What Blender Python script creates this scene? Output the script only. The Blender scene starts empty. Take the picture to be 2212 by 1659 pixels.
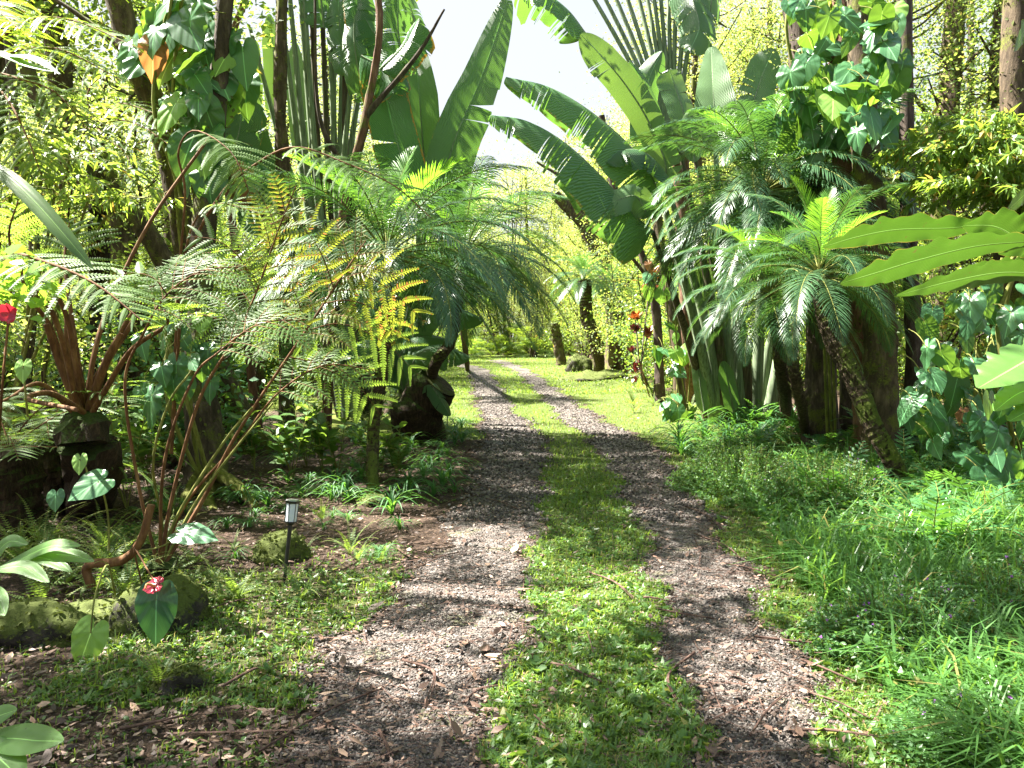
import bpy, math
import numpy as np
from mathutils import Vector, Matrix
rng = np.random.default_rng(7)
R = math.radians
sc = bpy.context.scene
COL = sc.collection
# ------------------------------------------------------------------ camera, sky, sun, exposure
EYE = 1.6
cd = bpy.data.cameras.new('camera'); cam = bpy.data.objects.new('camera', cd); COL.objects.link(cam)
cam.location = (0, 0, EYE)
PITCH = math.atan(0.0668)
cam.rotation_euler = (math.pi/2 - PITCH, 0, 0)
cd.sensor_width = 36; cd.lens = 36*1685/2212
cd.clip_end = 1000; cd.clip_start = 0.05
sc.camera = cam
SUN_AZ = R(-68); SUN_EL = R(55)
SUN = np.array([math.sin(SUN_AZ)*math.cos(SUN_EL), math.cos(SUN_AZ)*math.cos(SUN_EL), math.sin(SUN_EL)])
w = bpy.data.worlds.new('World'); sc.world = w; w.use_nodes = True
nt = w.node_tree; nt.nodes.clear()
wo = nt.nodes.new('ShaderNodeOutputWorld'); bg = nt.nodes.new('ShaderNodeBackground'); sk = nt.nodes.new('ShaderNodeTexSky')
sk.sky_type = 'NISHITA'; sk.sun_disc = False; sk.sun_elevation = SUN_EL; sk.sun_rotation = SUN_AZ
sk.air_density = 1.0; sk.dust_density = 2.5; sk.ozone_density = 1.0
bg.inputs[1].default_value = 0.052
hz_ = nt.nodes.new('ShaderNodeMix'); hz_.data_type = 'RGBA'; hz_.inputs[0].default_value = 0.62; tcw = nt.nodes.new('ShaderNodeTexCoord'); sxw = nt.nodes.new('ShaderNodeSeparateXYZ'); mrw = nt.nodes.new('ShaderNodeMapRange'); mrw.inputs[1].default_value = .35; mrw.inputs[2].default_value = .75; mrw.inputs[3].default_value = .85; mrw.inputs[4].default_value = .05
nt.links.new(tcw.outputs['Generated'], sxw.inputs[0]); nt.links.new(sxw.outputs[2], mrw.inputs[0]); nt.links.new(mrw.outputs[0], hz_.inputs[0]); hz_.inputs[7].default_value = (2.4, 2.43, 2.46, 1)   # white added to the low sky so gaps blow out and fill is neutral
nt.links.new(sk.outputs[0], hz_.inputs[6]); nt.links.new(hz_.outputs[2], bg.inputs[0]); nt.links.new(bg.outputs[0], wo.inputs[0])
sl = bpy.data.lights.new('sun', 'SUN'); sl.energy = 5.0; sl.angle = R(0.5); sl.color = (1.0, 0.95, 0.86)
so = bpy.data.objects.new('sun', sl); COL.objects.link(so)
so.rotation_euler = Vector(SUN).to_track_quat('Z', 'Y').to_euler()
sc.view_settings.view_transform = 'Standard'; sc.view_settings.look = 'None'
sc.view_settings.exposure = 2.95; sc.view_settings.gamma = 1
sc.render.engine = 'CYCLES'
cy = sc.cycles
cy.max_bounces = 7; cy.diffuse_bounces = 3; cy.glossy_bounces = 2; cy.transmission_bounces = 5; cy.transparent_max_bounces = 4
cy.sample_clamp_indirect = 6; cy.caustics_reflective = False; cy.caustics_refractive = False
cy.use_denoising = True
try: cy.denoising_prefilter = 'ACCURATE'; cy.denoising_input_passes = 'RGB_ALBEDO_NORMAL'
except Exception: pass

# ------------------------------------------------------------------ picture coordinates -> real points (photo seen at 2212 x 1659)
F_ = 1685.0; cp, sp = math.cos(PITCH), math.sin(PITCH)
FW = np.array([0, cp, -sp]); UP = np.array([0, sp, cp]); RT = np.array([1., 0, 0]); CAM = np.array([0, 0, EYE])
def P(X, Y, d): return CAM + d*(FW + (X-1106)/F_*RT - (Y-829.5)/F_*UP)
def G(X, Y, z=0.0):
    r = FW + (X-1106)/F_*RT - (Y-829.5)/F_*UP
    return CAM + r*((z-EYE)/r[2])
def proj(p):
    q = np.asarray(p, float) - CAM; d = q@FW
    d = np.where(np.abs(d) < 1e-3, 1e-3, d)
    return 1106+F_*(q@RT)/d, 829.5-F_*(q@UP)/d, d

# ------------------------------------------------------------------ ground height
def gh(x, y):
    x = np.asarray(x, float); y = np.asarray(y, float)
    h = 0.03*np.sin(x*1.3+y*0.7)+0.02*np.sin(x*2.9-y*1.9+1)
    off = np.clip((np.abs(x-0.5)-1.6)/2.5, 0, 1)
    bank = np.clip((x-2.2)/3.0, 0, 1)**1.2*0.18*np.clip((y-1)/3, 0, 1)
    lump = 0.10*np.sin(x*0.9+2)*np.sin(y*0.6+1)
    return h*0.35 + off*(h+lump*0.7) + bank

# ------------------------------------------------------------------ mesh builder
def nrm(v): return v/np.maximum(np.linalg.norm(v, axis=-1, keepdims=True), 1e-9)
class MB:
    def __init__(s): s.V=[]; s.F=[]; s.U=[]; s.M=[]; s.n=0
    def add(s, V, F, U=None, m=0):
        V = np.asarray(V, float).reshape(-1, 3); F = np.asarray(F, int)
        if U is None: U = np.zeros((len(V), 2))
        s.V.append(V); s.U.append(np.asarray(U, float).reshape(-1, 2)); s.F.append(F+s.n); s.M.append(m); s.n += len(V)
    def data(s, name, mats, smooth=True):
        me = bpy.data.meshes.new(name)
        V = np.concatenate(s.V); U = np.concatenate(s.U)
        me.vertices.add(len(V)); me.vertices.foreach_set('co', V.ravel())
        lv = np.concatenate([f.ravel() for f in s.F])
        sz = np.concatenate([np.full(len(f), f.shape[1]) for f in s.F])
        mi = np.concatenate([np.full(len(f), m) for f, m in zip(s.F, s.M)])
        me.loops.add(len(lv)); me.loops.foreach_set('vertex_index', lv)
        me.polygons.add(len(sz)); me.polygons.foreach_set('loop_start', np.concatenate([[0], np.cumsum(sz)[:-1]]))
        me.polygons.foreach_set('material_index', mi)
        me.polygons.foreach_set('use_smooth', np.full(len(sz), bool(smooth)))
        ul = me.uv_layers.new(name='UVMap'); ul.data.foreach_set('uv', U[lv].ravel())
        for m in mats: me.materials.append(m)
        me.update(calc_edges=True); me.validate()
        return me
    def obj(s, name, mats, parent=None, loc=None, smooth=True):
        o = bpy.data.objects.new(name, s.data(name, mats if isinstance(mats, (list, tuple)) else [mats], smooth))
        COL.objects.link(o)
        if parent is not None: o.parent = parent
        if loc is not None: o.location = loc
        return o
def tag(o, label=None, cat=None, group=None, kind=None):
    if label: o['label'] = label
    if cat: o['category'] = cat
    if group: o['group'] = group
    if kind: o['kind'] = kind
    return o
def thing(name, label, cat, loc=(0,0,0), group=None, rz=0.0, s=1.0):
    o = bpy.data.objects.new(name, None); COL.objects.link(o); o.empty_display_size = 0.1
    o.location = [float(v) for v in loc]; o.rotation_euler = (0, 0, rz); o.scale = (s, s, s)
    return tag(o, label, cat, group)
def put(name, me, parent, loc=(0,0,0), rot=(0,0,0), s=1.0):
    o = bpy.data.objects.new(name, me); COL.objects.link(o); o.parent = parent
    o.location = [float(v) for v in loc]; o.rotation_euler = rot
    o.scale = (s, s, s) if np.isscalar(s) else s
    return o
def dup(root, loc, rz=0.0, s=1.0, label=None, group=None):
    r = root.copy(); COL.objects.link(r)
    r.location = [float(v) for v in loc]; r.rotation_euler = (0, 0, rz); r.scale = (s, s, s) if np.isscalar(s) else s
    if label: r['label'] = label
    if group: r['group'] = group
    for ch in list(root.children):
        c = ch.copy(); COL.objects.link(c); c.parent = r
        for g in list(ch.children):
            d = g.copy(); COL.objects.link(d); d.parent = c
    return r

# ------------------------------------------------------------------ curves and tubes
def path(ctrl, n):
    c = np.asarray(ctrl, float)
    if len(c) == 2: return c[0]+(c[1]-c[0])*np.linspace(0, 1, n)[:, None]
    p = np.vstack([2*c[0]-c[1], c, 2*c[-1]-c[-2]])
    t = np.linspace(0, len(c)-1-1e-6, n); i = t.astype(int); f = (t-i)[:, None]
    a, b, d, e = p[i], p[i+1], p[i+2], p[i+3]
    return 0.5*((2*b)+(-a+d)*f+(2*a-5*b+4*d-e)*f**2+(-a+3*b-3*d+e)*f**3)
def tang(p):
    t = np.gradient(p, axis=0); return nrm(t)
def tube(mb, pts, rad, sides=8, m=0, rough=0.0, cap=True, seed=0, lumps=0):
    pts = np.asarray(pts, float); n = len(pts); rad = np.broadcast_to(np.asarray(rad, float), (n,)).copy()
    t = tang(pts); ref = np.array([0.31, 0.93, 0.2]) if abs(t[0][2]) > 0.6 else np.array([0, 0, 1.])
    a = nrm(np.cross(t, ref)); b = np.cross(t, a)
    th = np.linspace(0, 2*np.pi, sides, endpoint=False)
    r = np.ones((n, sides))
    if rough:
        g = np.random.default_rng(seed+n); s_ = np.arange(n)[:, None]
        for k in range(6):
            f1 = g.integers(1, 5); r += rough*0.35*np.sin(f1*th[None]+g.uniform(0, 6.3)+s_*g.uniform(-.5, .5))
        r += rough*g.normal(0, 0.35, (n, sides))
    P_ = pts[:, None]+(np.cos(th)[None, :, None]*a[:, None]+np.sin(th)[None, :, None]*b[:, None])*(rad[:, None]*r)[..., None]
    i = np.arange(n-1)[:, None]*sides; j = np.arange(sides)[None]; k = (j+1) % sides
    F = np.stack([i+j, i+k, i+sides+k, i+sides+j], -1).reshape(-1, 4)
    L = np.concatenate([[0], np.cumsum(np.linalg.norm(np.diff(pts, axis=0), axis=1))])
    U = np.stack(np.broadcast_arrays(th[None]/6.283, L[:, None]), -1)
    mb.add(P_.reshape(-1, 3), F, U.reshape(-1, 2), m)
    if cap:
        for q, pt in ((0, pts[0]), (n-1, pts[-1])):
            V = np.vstack([P_[q], pt[None]]); Fc = np.stack([np.arange(sides), (np.arange(sides)+1) % sides, np.full(sides, sides)], 1)
            mb.add(V, Fc if q else Fc[:, ::-1], None, m)
def rep(mb, Vt, Ft, Mx, T, Ut=None, m=0):
    """many transformed copies of one small template, still one mesh"""
    Vt = np.asarray(Vt, float); Ft = np.asarray(Ft, int); N = len(T); k = len(Vt)
    V = np.einsum('nij,kj->nki', Mx, Vt)+T[:, None]
    F = (Ft[None]+(np.arange(N)*k)[:, None, None]).reshape(-1, Ft.shape[1])
    U = None if Ut is None else np.tile(np.asarray(Ut, float), (N, 1))
    mb.add(V.reshape(-1, 3), F, U, m)
def frames(d, n):
    d = nrm(d); s = nrm(np.cross(n, d)); n2 = np.cross(d, s)
    return np.stack([d, s, n2], -1)

# ------------------------------------------------------------------ materials
def mat(name):
    m = bpy.data.materials.new(name); m.use_nodes = True; t = m.node_tree; t.nodes.clear()
    o = t.nodes.new('ShaderNodeOutputMaterial'); p = t.nodes.new('ShaderNodeBsdfPrincipled')
    t.links.new(p.outputs[0], o.inputs[0]); return m, t, p, o
def N(t, k, **kw):
    n = t.nodes.new('ShaderNode'+k)
    for a, b in kw.items(): setattr(n, a, b)
    return n
def ramp(t, src, stops):
    r = N(t, 'ValToRGB'); e = r.color_ramp.elements
    while len(e) > 1: e.remove(e[-1])
    e[0].position = stops[0][0]; e[0].color = (*stops[0][1], 1)
    for p_, c in stops[1:]:
        q = e.new(p_); q.color = (*c, 1)
    t.links.new(src, r.inputs[0]); return r.outputs[0]
def noise(t, scale, detail=4, coord=None, rough=0.6):
    n = N(t, 'TexNoise'); n.inputs['Scale'].default_value = scale; n.inputs['Detail'].default_value = detail; n.inputs['Roughness'].default_value = rough
    if coord is None:
        g = N(t, 'NewGeometry'); coord = g.outputs['Position']
    t.links.new(coord, n.inputs['Vector']); return n.outputs[0]
def math_(t, op, a, b=0.5, c=None):
    n = N(t, 'Math', operation=op)
    for i, v in enumerate((a, b) if c is None else (a, b, c)):
        if isinstance(v, (int, float)): n.inputs[i].default_value = v
        else: t.links.new(v, n.inputs[i])
    return n.outputs[0]
def mixc(t, f, a, b):
    n = N(t, 'Mix', data_type='RGBA')
    for i, v in ((0, f), (6, a), (7, b)):
        if isinstance(v, (int, float)): n.inputs[i].default_value = v
        elif isinstance(v, tuple): n.inputs[i].default_value = (*v, 1)
        else: t.links.new(v, n.inputs[i])
    return n.outputs[2]
def leafmat(name, refl, refl2, trans, tw=0.45, rough=0.42, odd=None, oddp=0.0, vein=None, spec=0.5, blotch=8.0):
    """a leaf: reflects refl..refl2 (varies leaf by leaf), lets light through in the colour trans"""
    m, t, p, o = mat(name)
    g = N(t, 'NewGeometry'); isl = g.outputs['Random Per Island']
    oi = N(t, 'ObjectInfo')
    nz = noise(t, blotch, 2)
    f = math_(t, 'ADD', math_(t, 'MULTIPLY', isl, 0.6), math_(t, 'MULTIPLY', math_(t, 'SUBTRACT', nz, 0.3), 0.9))
    f = math_(t, 'ADD', f, math_(t, 'MULTIPLY', math_(t, 'SUBTRACT', oi.outputs['Random'], 0.5), 0.35))
    f.node.use_clamp = True
    c = mixc(t, f, refl, refl2)
    tc = mixc(t, f, tuple(0.75*x for x in trans), trans)
    if odd:
        k = math_(t, 'LESS_THAN', isl, oddp)
        c = mixc(t, k, c, odd); tc = mixc(t, k, tc, tuple(min(1, 2.0*x) for x in odd))
    if vein:
        uv = N(t, 'UVMap'); sx = N(t, 'SeparateXYZ'); t.links.new(uv.outputs[0], sx.inputs[0])
        u = math_(t, 'ABSOLUTE', math_(t, 'SUBTRACT', sx.outputs[0], 0.5)); v = sx.outputs[1]
        mid = math_(t, 'LESS_THAN', u, vein.get('w', 0.02))
        s_ = math_(t, 'SINE', math_(t, 'MULTIPLY', math_(t, 'SUBTRACT', v, math_(t, 'MULTIPLY', u, vein.get('slant', 0.4))), vein['freq']))
        vl = math_(t, 'POWER', math_(t, 'ABSOLUTE', s_), vein.get('pow', 6))
        c = mixc(t, math_(t, 'MULTIPLY', vl, vein.get('amt', 0.3)), c, tuple(min(1, 1.7*x) for x in refl2))
        c = mixc(t, mid, c, tuple(min(1, 2.6*x+0.02) for x in refl2))
        tc = mixc(t, math_(t, 'MULTIPLY', vl, min(1, vein.get('amt', 0.3)*1.6)), tc, tuple(.55*x for x in trans)); tc = mixc(t, mid, tc, tuple(min(1, 1.5*x+.04) for x in trans))
        spk = math_(t, 'GREATER_THAN', noise(t, 55, 3), .69); c = mixc(t, math_(t, 'MULTIPLY', spk, .6), c, (.10, .07, .03)); tc = mixc(t, math_(t, 'MULTIPLY', spk, .6), tc, (.10, .08, .02))
        if 'edge' in vein:
            e = math_(t, 'GREATER_THAN', math_(t, 'ADD', u, math_(t, 'MULTIPLY', noise(t, 2.3, 4), 0.10)), vein.get('ew', 0.52))
            c = mixc(t, e, c, vein['edge']); tc = mixc(t, e, tc, vein['edge'])
        b = N(t, 'Bump'); b.inputs['Strength'].default_value = vein.get('bump', 0.25); b.inputs['Distance'].default_value = vein.get('bd', 0.01)
        t.links.new(s_, b.inputs['Height']); t.links.new(b.outputs[0], p.inputs['Normal'])
    t.links.new(c, p.inputs['Base Color']); p.inputs['Roughness'].default_value = rough
    p.inputs['Specular IOR Level'].default_value = spec
    tr = N(t, 'BsdfTranslucent'); t.links.new(tc, tr.inputs[0])
    mx = N(t, 'MixShader'); mx.inputs[0].default_value = tw
    t.links.new(p.outputs[0], mx.inputs[1]); t.links.new(tr.outputs[0], mx.inputs[2]); t.links.new(mx.outputs[0], o.inputs[0])
    return m
def barkmat(name, c1, c2, moss=None, mossamt=0.5, scale=(1, 1, 0.25), s=14.0, bump=0.7, bd=0.03):
    m, t, p, o = mat(name)
    tc = N(t, 'TexCoord'); mp = N(t, 'Mapping'); mp.inputs['Scale'].default_value = scale
    t.links.new(tc.outputs['Object'], mp.inputs[0])
    n1 = noise(t, s, 6, mp.outputs[0], 0.7); n2 = noise(t, 3.0, 4, tc.outputs['Object'])
    c = ramp(t, n1, [(0.3, tuple(0.35*x for x in c1)), (0.5, c1), (0.72, c2)])
    if moss:
        g = N(t, 'NewGeometry'); sx = N(t, 'SeparateXYZ'); t.links.new(g.outputs['Normal'], sx.inputs[0])
        n3 = noise(t, 60, 3, tc.outputs['Object'])
        f = math_(t, 'ADD', n2, math_(t, 'MULTIPLY', sx.outputs[2], 0.22))
        f = math_(t, 'ADD', f, math_(t, 'MULTIPLY', math_(t, 'SUBTRACT', n3, 0.5), 0.35))
        f = ramp(t, f, [(0.62-mossamt*0.3, (0, 0, 0)), (0.72-mossamt*0.3, (1, 1, 1))])
        mc = mixc(t, n3, tuple(0.4*x for x in moss), tuple(1.5*x for x in moss))
        c = mixc(t, f, c, mc)
    t.links.new(c, p.inputs['Base Color']); p.inputs['Roughness'].default_value = 0.85; p.inputs['Specular IOR Level'].default_value = 0.25
    b = N(t, 'Bump'); b.inputs['Strength'].default_value = bump; b.inputs['Distance'].default_value = bd
    t.links.new(n1, b.inputs['Height']); t.links.new(b.outputs[0], p.inputs['Normal'])
    return m
def plain(name, c, rough=0.6, metal=0.0, var=0.0, spec=0.5):
    m, t, p, o = mat(name)
    if var:
        n1 = noise(t, 30, 4); t.links.new(mixc(t, n1, tuple(x*(1-var) for x in c), tuple(min(1, x*(1+var)) for x in c)), p.inputs['Base Color'])
    else: p.inputs['Base Color'].default_value = (*c, 1)
    p.inputs['Roughness'].default_value = rough; p.inputs['Metallic'].default_value = metal; p.inputs['Specular IOR Level'].default_value = spec
    return m

M = {}
M['palm'] = leafmat('palm leaf', (0.035, 0.09, 0.04), (0.07, 0.15, 0.065), (0.14, 0.32, 0.04), 0.24, 0.36)
M['palm_young'] = leafmat('young palm leaf', (0.06, 0.17, 0.03), (0.12, 0.27, 0.04), (0.30, 0.60, 0.04), 0.45, 0.36)
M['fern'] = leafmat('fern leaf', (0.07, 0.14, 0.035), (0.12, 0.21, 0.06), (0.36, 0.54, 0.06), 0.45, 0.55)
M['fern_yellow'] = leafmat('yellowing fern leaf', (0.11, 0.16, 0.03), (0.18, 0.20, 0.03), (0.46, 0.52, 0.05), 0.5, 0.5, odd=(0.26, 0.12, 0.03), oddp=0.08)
M['fern_sun'] = leafmat('sun-toned fern leaf', (0.08, 0.16, 0.04), (0.14, 0.24, 0.06), (0.45, 0.62, 0.05), 0.5, 0.45)  # lighter copy of the fern leaf: glow of sunlit fronds put into the colour
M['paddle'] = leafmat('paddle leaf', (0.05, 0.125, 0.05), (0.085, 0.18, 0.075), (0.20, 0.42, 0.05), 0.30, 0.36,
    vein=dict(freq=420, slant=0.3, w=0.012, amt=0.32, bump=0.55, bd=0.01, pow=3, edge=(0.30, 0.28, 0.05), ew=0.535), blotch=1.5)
M['paddle_sun'] = leafmat('sun-toned paddle leaf', (0.10, 0.19, 0.08), (0.16, 0.26, 0.12), (0.28, 0.48, 0.06), 0.22, 0.34,  # lit copy of the paddle leaf, sunlight put into its paler colour
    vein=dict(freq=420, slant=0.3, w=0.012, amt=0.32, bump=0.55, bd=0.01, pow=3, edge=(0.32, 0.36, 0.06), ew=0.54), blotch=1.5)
M['paddle_old'] = leafmat('old paddle leaf', (0.035, 0.12, 0.04), (0.065, 0.18, 0.06), (0.18, 0.42, 0.04), 0.34, 0.4,
    vein=dict(freq=420, slant=0.3, w=0.012, amt=0.32, bump=0.55, bd=0.01, pow=3, edge=(0.42, 0.24, 0.03), ew=0.50), blotch=1.5)
M['heart'] = leafmat('heart leaf', (0.035, 0.11, 0.045), (0.07, 0.18, 0.075), (0.26, 0.48, 0.04), 0.26, 0.3,
    vein=dict(freq=26, slant=1.6, w=0.012, amt=0.35, bump=0.07, bd=0.01, pow=14), blotch=4, odd=(0.35, 0.20, 0.03), oddp=0.0)
M['heart_dark'] = leafmat('dark heart leaf', (0.025, 0.085, 0.045), (0.045, 0.13, 0.06), (0.10, 0.26, 0.04), 0.15, 0.3, vein=dict(freq=26, slant=1.6, w=0.012, amt=0.35, bump=0.07, bd=0.01, pow=14), blotch=4)
M['heart_lime'] = leafmat('lime heart leaf', (0.16, 0.30, 0.07), (0.24, 0.42, 0.10), (0.45, 0.72, 0.06), 0.4, 0.36,
    vein=dict(freq=26, slant=1.6, w=0.012, amt=0.3, bump=0.07, bd=0.01, pow=14), blotch=25)
M['heart_brown'] = leafmat('dying heart leaf', (0.26, 0.11, 0.05), (0.35, 0.17, 0.07), (0.5, 0.22, 0.06), 0.35, 0.5,
    vein=dict(freq=26, slant=1.6, w=0.012, amt=0.3, bump=0.07, bd=0.01, pow=14), blotch=6)
M['ginger'] = leafmat('ginger leaf', (0.06, 0.14, 0.025), (0.09, 0.18, 0.03), (0.065, 0.14, 0.012), 0.34, 0.3,
    vein=dict(freq=110, slant=1.2, w=0.016, amt=0.35, bump=0.2, bd=0.004, pow=5, edge=(0.30, 0.22, 0.04), ew=0.545), blotch=5)
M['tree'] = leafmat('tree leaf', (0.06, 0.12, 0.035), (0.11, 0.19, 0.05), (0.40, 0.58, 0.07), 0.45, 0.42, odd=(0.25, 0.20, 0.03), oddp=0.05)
M['tree_sun'] = leafmat('sun-toned tree leaf', (0.11, 0.17, 0.04), (0.18, 0.24, 0.07), (0.50, 0.60, 0.11), 0.5, 0.5, odd=(0.30, 0.26, 0.06), oddp=0.05)  # paler copy of the tree leaf; yellow sunlight is part of this colour
M['ginger_lime'] = leafmat('lime ginger leaf', (0.09, 0.20, 0.045), (0.13, 0.27, 0.06), (0.34, 0.60, 0.05), 0.4, 0.34, vein=dict(freq=300, slant=1.2, w=0.015, amt=0.12, bump=0.2, bd=0.004, pow=4), blotch=8)
M['bamboo'] = leafmat('bamboo leaf', (0.07, 0.15, 0.03), (0.14, 0.24, 0.05), (0.42, 0.58, 0.06), 0.42, 0.4, odd=(0.32, 0.22, 0.04), oddp=0.05)
M['grass'] = leafmat('grass blade', (0.08, 0.145, 0.025), (0.13, 0.215, 0.04), (0.36, 0.52, 0.05), 0.42, 0.45, odd=(0.26, 0.22, 0.07), oddp=0.05)
M['lush'] = leafmat('lush grass blade', (0.05, 0.13, 0.03), (0.09, 0.21, 0.05), (0.26, 0.48, 0.06), 0.42, 0.4, odd=(0.24, 0.22, 0.07), oddp=0.03)
M['weed'] = leafmat('weed leaf', (0.06, 0.135, 0.035), (0.11, 0.21, 0.05), (0.30, 0.48, 0.05), 0.4, 0.4, odd=(0.22, 0.22, 0.05), oddp=0.04)
M['strap'] = leafmat('strap leaf', (0.035, 0.12, 0.04), (0.07, 0.20, 0.06), (0.22, 0.50, 0.05), 0.38, 0.5)
M['heather'] = leafmat('heather leaf', (0.05, 0.13, 0.045), (0.10, 0.21, 0.06), (0.24, 0.46, 0.06), 0.38, 0.42)
M['moss'] = leafmat('moss', (0.05, 0.075, 0.012), (0.11, 0.13, 0.02), (0.16, 0.20, 0.03), 0.2, 0.8)
M['stalk'] = barkmat('green stalk', (0.16, 0.21, 0.12), (0.28, 0.34, 0.22), None, scale=(6, 6, 0.3), s=6, bump=0.25, bd=0.01)
M['stalk_old'] = barkmat('old stalk', (0.07, 0.055, 0.035), (0.17, 0.15, 0.09), (0.06, 0.09, 0.02), 0.3, scale=(6, 6, 0.3), s=6, bump=0.4, bd=0.01)
M['rachis'] = barkmat('fern stalk', (0.13, 0.06, 0.025), (0.24, 0.14, 0.06), None, s=20, bump=0.2, bd=0.004)
M['rachis_green'] = barkmat('green leaf stalk', (0.16, 0.17, 0.04), (0.27, 0.28, 0.08), None, s=20, bump=0.2, bd=0.004)
M['fibre'] = barkmat('fibrous trunk', (0.035, 0.022, 0.014), (0.10, 0.065, 0.04), (0.05, 0.08, 0.015), 0.15, scale=(1, 1, 0.3), s=30, bump=1.0, bd=0.05)
M['palm_trunk'] = barkmat('palm trunk', (0.06, 0.04, 0.025), (0.16, 0.12, 0.08), (0.10, 0.13, 0.02), 0.35, scale=(1, 1, 1.6), s=22, bump=1.0, bd=0.04)
M['bark'] = barkmat('bark', (0.06, 0.043, 0.033), (0.15, 0.118, 0.09), (0.09, 0.10, 0.02), 0.1)
M['bark_moss'] = barkmat('mossy bark', (0.07, 0.05, 0.03), (0.17, 0.125, 0.08), (0.11, 0.12, 0.02), 0.30)
M['bark_red'] = barkmat('reddish bark', (0.14, 0.07, 0.045), (0.27, 0.17, 0.12), (0.10, 0.12, 0.02), 0.1)
M['rock'] = barkmat('mossy rock', (0.03, 0.026, 0.022), (0.09, 0.075, 0.06), (0.07, 0.09, 0.015), 0.45, scale=(1, 1, 1), s=9, bump=0.8)
M['stick'] = barkmat('dry stick', (0.09, 0.052, 0.04), (0.19, 0.125, 0.095), None, scale=(1, 1, 1), s=25, bump=0.4, bd=0.006)
# ------------------------------------------------------------------ the ground and the drive
def pl(y, ys, xs): return np.interp(y, ys, xs)
EY = [0, 2.86, 3.95, 5.06, 7.04, 9.5, 11.6, 14.7, 20.3, 32.5, 46]
LL = [-0.75, -0.80, -.88, -.62, -.46, -.40, -.45, -.55, -.95, -1.9, -4.5]     # left track, outer edge
LR = [-0.30, -0.12, 0.03, 0.14, 0.25, 0.42, 0.55, 0.12, -.2, -.95, -3.2]
RL = [0.62, 0.70, 0.83, 0.94, 1.10, 1.17, 1.16, 0.88, 0.68, 0.10, -1.6]
RR = [1.15, 1.27, 1.42, 1.52, 1.74, 1.95, 1.95, 1.55, 1.30, 0.75, -0.6]
def wob(x, y, k=1.0): return 0.004*y*np.sin(y*1.9+x*3)+0.035*np.sin(y*21+x*33)+0.03*np.sin(x*41-y*17)+0.06*np.sin(x*7+y*3.1)+0.05*np.sin(y*5.3-x*4)+0.04*np.sin(y*13+x*9)*k
def in_track(x, y, pad=0.0):
    w_ = wob(x, y)*0.8
    a = (x > pl(y, EY, LL)-pad+w_) & (x < pl(y, EY, LR)+pad+w_)
    b = (x > pl(y, EY, RL)-pad+w_) & (x < pl(y, EY, RR)+pad+w_)
    return (a | b) & (y < 44)
def grass_w(x, y):
    """how grassy the ground is at a point: strip between the tracks, verges, bank, far clearing"""
    x = np.asarray(x, float); y = np.asarray(y, float)
    w_ = wob(x, y)
    strip = (x > pl(y, EY, LR)-0.05+w_) & (x < pl(y, EY, RL)+0.05+w_)
    right = (x > pl(y, EY, RR)+0.02+w_) & (x < pl(y, EY, RR)+1.7+0.05*y)
    left = (x < pl(y, EY, LL)-0.05+w_) & (x > pl(y, EY, LL)-1.0-0.03*y) & (y > 11.5)
    fore = (x < pl(y, EY, LL)+w_) & (x > -2.7) & (y < 5.6) & (y > 2.0)
    far = (y > 24) & (x > -9) & (x < 3.5)
    g = np.where(strip, 1.0, 0.0)+np.where(right, 0.75, 0.0)+np.where(left, 0.85, 0.0)+np.where(fore, np.where((x > -2.1) & (y > 3.2) & (y < 5.1), .55, .10), 0.0)+np.where(far, 0.9, 0.0)
    return np.clip(g, 0, 1)*np.where(in_track(x, y), 0.03, 1.0)
def moss_w(x, y):
    n_ = 0.5+0.25*np.sin(x*1.7+y*0.9)+0.25*np.sin(x*0.8-y*1.3+2)
    a = np.clip((y-9)/3, 0, 1)*np.clip((-x-0.8)/1.0, 0, 1)
    b = np.clip((y-14)/4, 0, 1)*np.clip((x-1.5)/1.0, 0, 1)*0.6
    c = np.clip((-x-0.8), 0, 1)*np.clip((6-y)/2, 0, 1)*0.35
    return np.clip(a+b+c, 0, 1)*n_
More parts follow.
